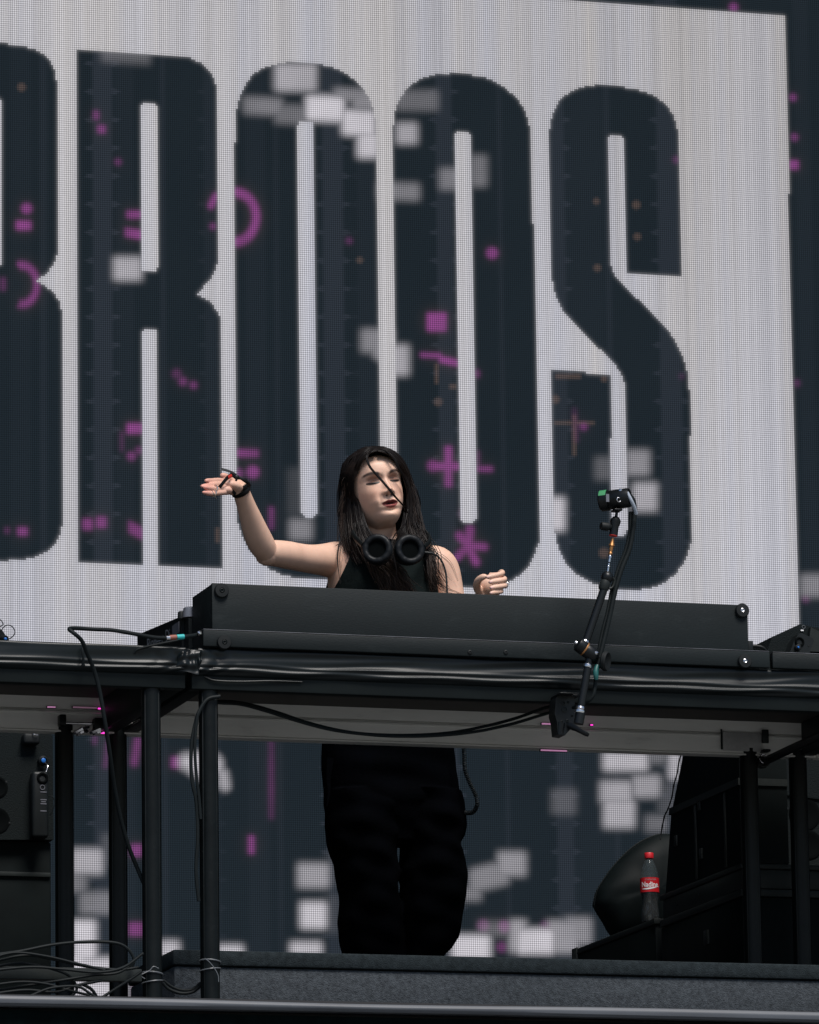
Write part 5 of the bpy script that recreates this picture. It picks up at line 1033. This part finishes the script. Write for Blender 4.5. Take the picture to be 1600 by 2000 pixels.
for pts, n_, r_, sp_ in (([(795, 975, -.05), (800, 1005, -.05), (808, 1035, -.05), (825, 1055, -.06), (840, 1070, -.06), (845, 1082, -.07)], 5, .0009, .002), ([(797, 995, -.05), (790, 1025, -.08), (772, 1045, -.13), (766, 1062, -.16), (767, 1085, -.175), (772, 1105, -.175)], 5, .0011, .0012),
                         ([(768, 1080, -.185), (775, 1110, -.180), (777, 1150, -.16)], 3, .0008, .001), ([(672, 1040, .0), (664, 1065, -.03), (661, 1095, -.04), (665, 1140, -.06)], 4, .0008, .004), ([(668, 1060, -.01), (655, 1072, -.01), (650, 1090, -.03)], 3, .0007, .003), ([(830, 1090, -.06), (845, 1120, -.075), (862, 1145, -.075), (900, 1160, -.07)], 6, .0008, .004), ([(828, 1050, -.03), (850, 1075, -.03), (880, 1100, -.03), (895, 1135, -.02)], 3, .0006, .003), ([(814, 955, .03), (821, 985, .04), (816, 1010, .03)], 4, .0008, .002)):
    lock(pts, n_, r_, sp_)
for k in range(150):                              # flyaways
    y0 = RNG.uniform(890, 1060); sd = RNG.random() < .5
    xo = np.interp(y0, [880, 930, 1000, 1060], [692, 671, 667, 676]) if sd else np.interp(y0, [880, 930, 1000, 1060], [772, 800, 816, 830])
    L_ = RNG.uniform(30, 90); dr = (-1 if sd else 1)*abs(RNG.normal(4, 4)); y_ = RNG.uniform(-.03, .05)
    base = spline([P(xo-dr*.8, y0, y_), P(xo+dr*.2, y0+L_*.35, y_), P(xo+dr, y0+L_*.7, y_-.01), P(xo+dr*RNG.uniform(.2, 1.4), y0+L_, y_-.03)], 16)
    hr.strand(base, .0005*np.interp(np.linspace(0, 1, 16), [0, 1], [1.2, .4]), HB*.6*RNG.uniform(.8, 1.6)+HBR*.4, 3)
hr.fin('hair', per)
MB().ell(HW(-.0715, .004, -.046), (.003, .003, .004)).build('earring', 'silver', per)

# ================================================================== headphones round the neck
hp = thing('headphones', 'black DJ headphones hanging round the neck with both ear cushions facing forward', 'headphones', P(768, 1100, -.17))
for px, py, ax_v, y_ in ((737, 1073, (-.42, -.90, .05), -.182), (800, 1074, (-.02, -1.0, .02), -.182)):
    c = P(px, py, y_); av = unit(ax_v)
    q = MB(); q.lathe(c, av, [(.020, -.040), (.032, -.036), (.0385, -.026), (.0405, -.012), (.0415, -.004), (.038, .0)], 44); cup = q.build('ear_cup', 'plast', hp)
    q = MB(); q.torus(c+av*.004, av, .0325, .0094, 48, 14, sx=.95); cush = q.build('ear_cushion', 'cushion', cup, sharp=180)
    cv = coords(cush.data); base = org(cush); rel = cv+base-c; u_, w__, _ = basis(av); th_ = np.arctan2(rel@w__, rel@u_)
    cv += np.outer(.0005*np.sin(th_*31+2*np.sin(th_*7)), av); cush.data.vertices.foreach_set('co', cv.astype(np.float32).ravel()); cush.data.update()
    MB().lathe(c, av, [(.0005, .0035), (.012, .0035), (.0250, .003)], 32, caps=False).build('speaker_mesh', 'mesh', cup)
MB().tube(spline([P(709, 1066, -.15), P(694, 1050, -.09), P(690, 1035, -.01), P(712, 1026, .09), P(760, 1022, .135), P(810, 1030, .08), P(836, 1045, -.01), P(838, 1060, -.09), P(828, 1070, -.15)], 50), .0085, 10, flat=.6).build('headband', 'plast', hp)
MB().tube(spline([P(826, 1079, -.165), P(836, 1080, -.17), P(846, 1081, -.172)], 8), [.0042, .0045, .0045, .0045, .0042, .004, .0034, .003], 12).build('cable_plug', 'plast', hp)
MB().tube(spline([P(844, 1081, -.172), P(856, 1087, -.175), P(865, 1100, -.18), P(871, 1120, -.19), P(873, 1145, -.21), P(874, 1175, -.25)], 40), .0026, 8).build('cable', 'cable', hp)
hc = spline([P(905, 1430, -.10), P(907, 1470, -.10), P(909, 1505, -.10), P(918, 1530, -.10), P(930, 1555, -.10), P(932, 1572, -.10), P(924, 1586, -.08), P(910, 1588, -.05), P(902, 1584, -.02)], 900)
tg = np.gradient(hc, axis=0); tg /= np.linalg.norm(tg, axis=1)[:, None]; u0 = np.array([0, 1., 0]); us = u0-tg*(tg@u0)[:, None]; us /= np.linalg.norm(us, axis=1)[:, None]; ws = np.cross(tg, us)
ph = np.linspace(0, 2*math.pi*62, 900)[:, None]
MB().tube(hc+.0050*(np.cos(ph)*us+np.sin(ph)*ws), .0016, 5).build('coiled_cord', 'cable', hp)
